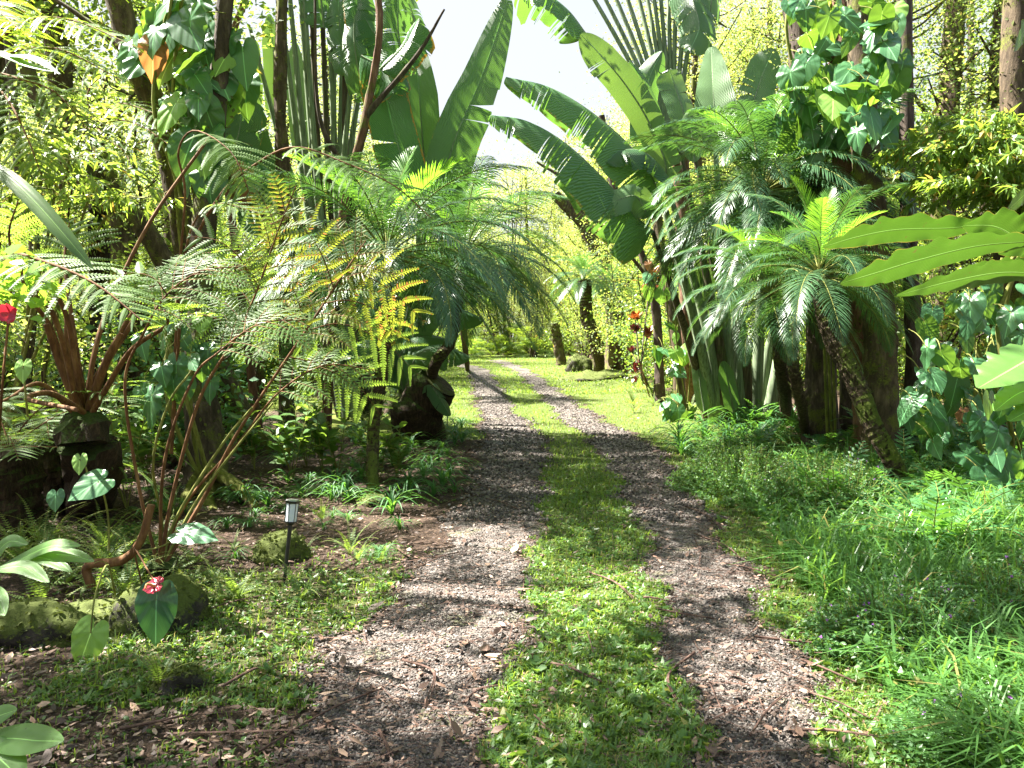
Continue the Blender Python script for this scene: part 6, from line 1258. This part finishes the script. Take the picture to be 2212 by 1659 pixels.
# fallen leaves and needles
def litter():
    mb = MB(); T = np.array([[0, 0, 0], [.3, .2, .10], [.7, .17, .05], [1, 0, .16], [.7, -.17, .12], [.3, -.2, .04]])
    def put_(n, y1, size, w):
        C = sample(n, 2.3, y1, (-3, 3), w, 1.9); k = len(C); C[:, 2] += .012+g.uniform(0, .012, k)+.016*in_track(C[:, 0], C[:, 1]); a = g.normal(0, 1, (k, 3))*[1, 1, .15]
        rep(mb, T, OVF, frames(a, g.normal(0, .3, (k, 3))+[0, 0, 1])*(size*np.exp(g.normal(0, .35, k)))[:, None, None], C)
    edge = lambda x, y: np.where(in_track(x, y, -.1), .17, np.where(grass_w(x, y) > .5, .05, .55))
    put_(34000, 16, .034, edge); put_(1300, 11, .062, edge); put_(40000, 12, .02, lambda x, y: np.where(in_track(x, y), .35, .5))
    m, t, p, o = mat('dead leaves'); gg = N(t, 'NewGeometry'); c = ramp(t, gg.outputs['Random Per Island'], [(0, (.035, .022, .016)), (.5, (.10, .058, .042)), (.85, (.22, .13, .09)), (1, (.36, .25, .18))])
    t.links.new(c, p.inputs['Base Color']); p.inputs['Roughness'].default_value = .6
    tag(mb.obj('leaf_litter', [m], smooth=False), kind='stuff')
    mb = MB(); C = sample(9000, 2.3, 9, (-1.6, 2.4), lambda x, y: np.where(in_track(x, y), .5, .12), 1.7); k = len(C); C[:, 2] += .026
    a = g.normal(0, 1, (k, 3))*[1.6, .8, .05]; rep(mb, [[-.5, -.013, 0], [-.5, .013, 0], [.5, .013, .02], [.5, -.013, .02], [0, 0, .03]], [[0, 1, 2, 3]], frames(a, np.zeros((k, 3))+[0, 0, 1.])*(.10*np.exp(g.normal(0, .5, k)))[:, None, None], C)
    tag(mb.obj('fallen_needles', [M['stick']], smooth=False), kind='stuff')
litter()
# larger sticks one can tell apart
ST = [((1630, 1382), (1870, 1398), .012), ((1560, 1225), (1700, 1260), .008), ((1190, 1450), (1300, 1490), .010), ((1420, 1325), (1545, 1345), .010), ((1480, 1100), (1560, 1150), .008), ((1500, 1160), (1600, 1215), .008),
      ((870, 1440), (930, 1530), .012), ((560, 1640), (830, 1500), .008), ((1270, 1240), (1370, 1300), .012), ((1390, 1300), (1460, 1310), .010), ((900, 1240), (1000, 1200), .007), ((800, 1180), (880, 1140), .007),
      ((1700, 1590), (1900, 1600), .011), ((1620, 1600), (1700, 1500), .009), ((1500, 1420), (1485, 1560), .011), ((1000, 1540), (1075, 1500), .009), ((820, 1600), (850, 1659), .012), ((430, 1340), (580, 1300), .008), ((260, 1590), (400, 1560), .010), ((1850, 1480), (1730, 1430), .010), ((1880, 1560), (1740, 1500), .007), ((1050, 1080), (1120, 1105), .008), ((1000, 1050), (1070, 1060), .007), ((480, 1500), (560, 1460), .012)]
for i, ((a, b_), (c, d_), r_) in enumerate(ST):
    r_ *= .62; p0, p1 = gnd(G(a, b_), .03), gnd(G(c, d_), .03); md = (p0+p1)/2+np.array([g.normal(0, .035), g.normal(0, .035), .012]); mb = MB(); pp = path([p0, md, p1], 14)
    V = []; S = nrm(np.cross(tang(pp), [0, 0, 1.])); tube(mb, pp, np.linspace(r_, r_*.4, 14), 6, 0, .2, seed=i); tube(mb, pp[3:]+S[3:]*r_*1.3*np.linspace(0, 1.5, 11)[:, None], np.linspace(r_*.8, r_*.3, 11), 5, 0, .2)
    mb2 = mb.obj('dead_frond_stalk', [M['stick']], None); tag(mb2, 'fallen reddish brown frond stalk lying on the drive or its edge', 'stick', 'fallen frond stalks on and beside the drive')
# mossy rocks and mounds
def rock(label, c, r, seed, name='mossy_rock', fz=500):
    import bmesh
    g = np.random.default_rng(seed); bm = bmesh.new(); bmesh.ops.create_icosphere(bm, subdivisions=4, radius=1.0); V = np.array([v.co[:] for v in bm.verts]); F = np.array([[v.index for v in f.verts] for f in bm.faces]); bm.free()
    k = 1+sum(.16/(j+1)*np.sin(V@g.normal(0, 2.2*(j+1), 3)+g.uniform(0, 6)) for j in range(6)); V = V*k[:, None]*np.array(r); base = gnd(c, -.02); pt = Plant(name, label, 'rock', base)
    b = MB(); b.add(V+base, F); pt.mb('stone', b, [M['rock']]); top = V[V[:, 2] > -.2*r[2]]; q = g.integers(0, len(top), fz); b = MB(); scatter_leaves(b, base+top[q]*1.01, .028, g, droop=-.2); pt.mb('moss', b, [M['moss']], False)['kind'] = 'stuff'
rock('dark mossy boulder directly behind the near lamp', G(590, 1215)+np.array([0, .1, 0]), (.21, .2, .20), 1)
rock('mossy mound around the foot of the slim left date palm', G(805, 1085), (.17, .16, .10), 2)
rock('small mossy rock in the left foreground', G(385, 1490), (.11, .10, .11), 3)
rock('flat mossy mound around the foot of the distant date palm', G(1290, 822), (1.0, .8, .35), 4, fz=900)
rock('tall golden mossy hump left of the distant date palm', G(1252, 803), (.5, .45, .6), 5, fz=2200)
rock('long dark mossy log heap in the hollow at the left, behind the lime hanging leaf', G(150, 1430)+np.array([-.3, .4, 0]), (.46, .2, .19), 6, 'mossy_log', 900)
rock('mossy block under the dark hanging leaf', G(300, 1385)+np.array([0, .25, 0]), (.22, .22, .24), 7)
# bent dead stalk
bd = Plant('dead_stalk', 'thick dead stalk bent like a hook behind the crimson spathe', 'stick', gnd(G(180, 1330)))
bd.tube('stalk', [bd.b+[0, .1, .15], P(190, 1222, 4.5), P(265, 1210, 4.45), P(305, 1165, 4.4), P(327, 1090, 4.4)], (.03, .022), 'rachis', 9, 24, .1)
print('objects', len(bpy.data.objects), 'polys', sum(len(m.polygons) for m in bpy.data.meshes))
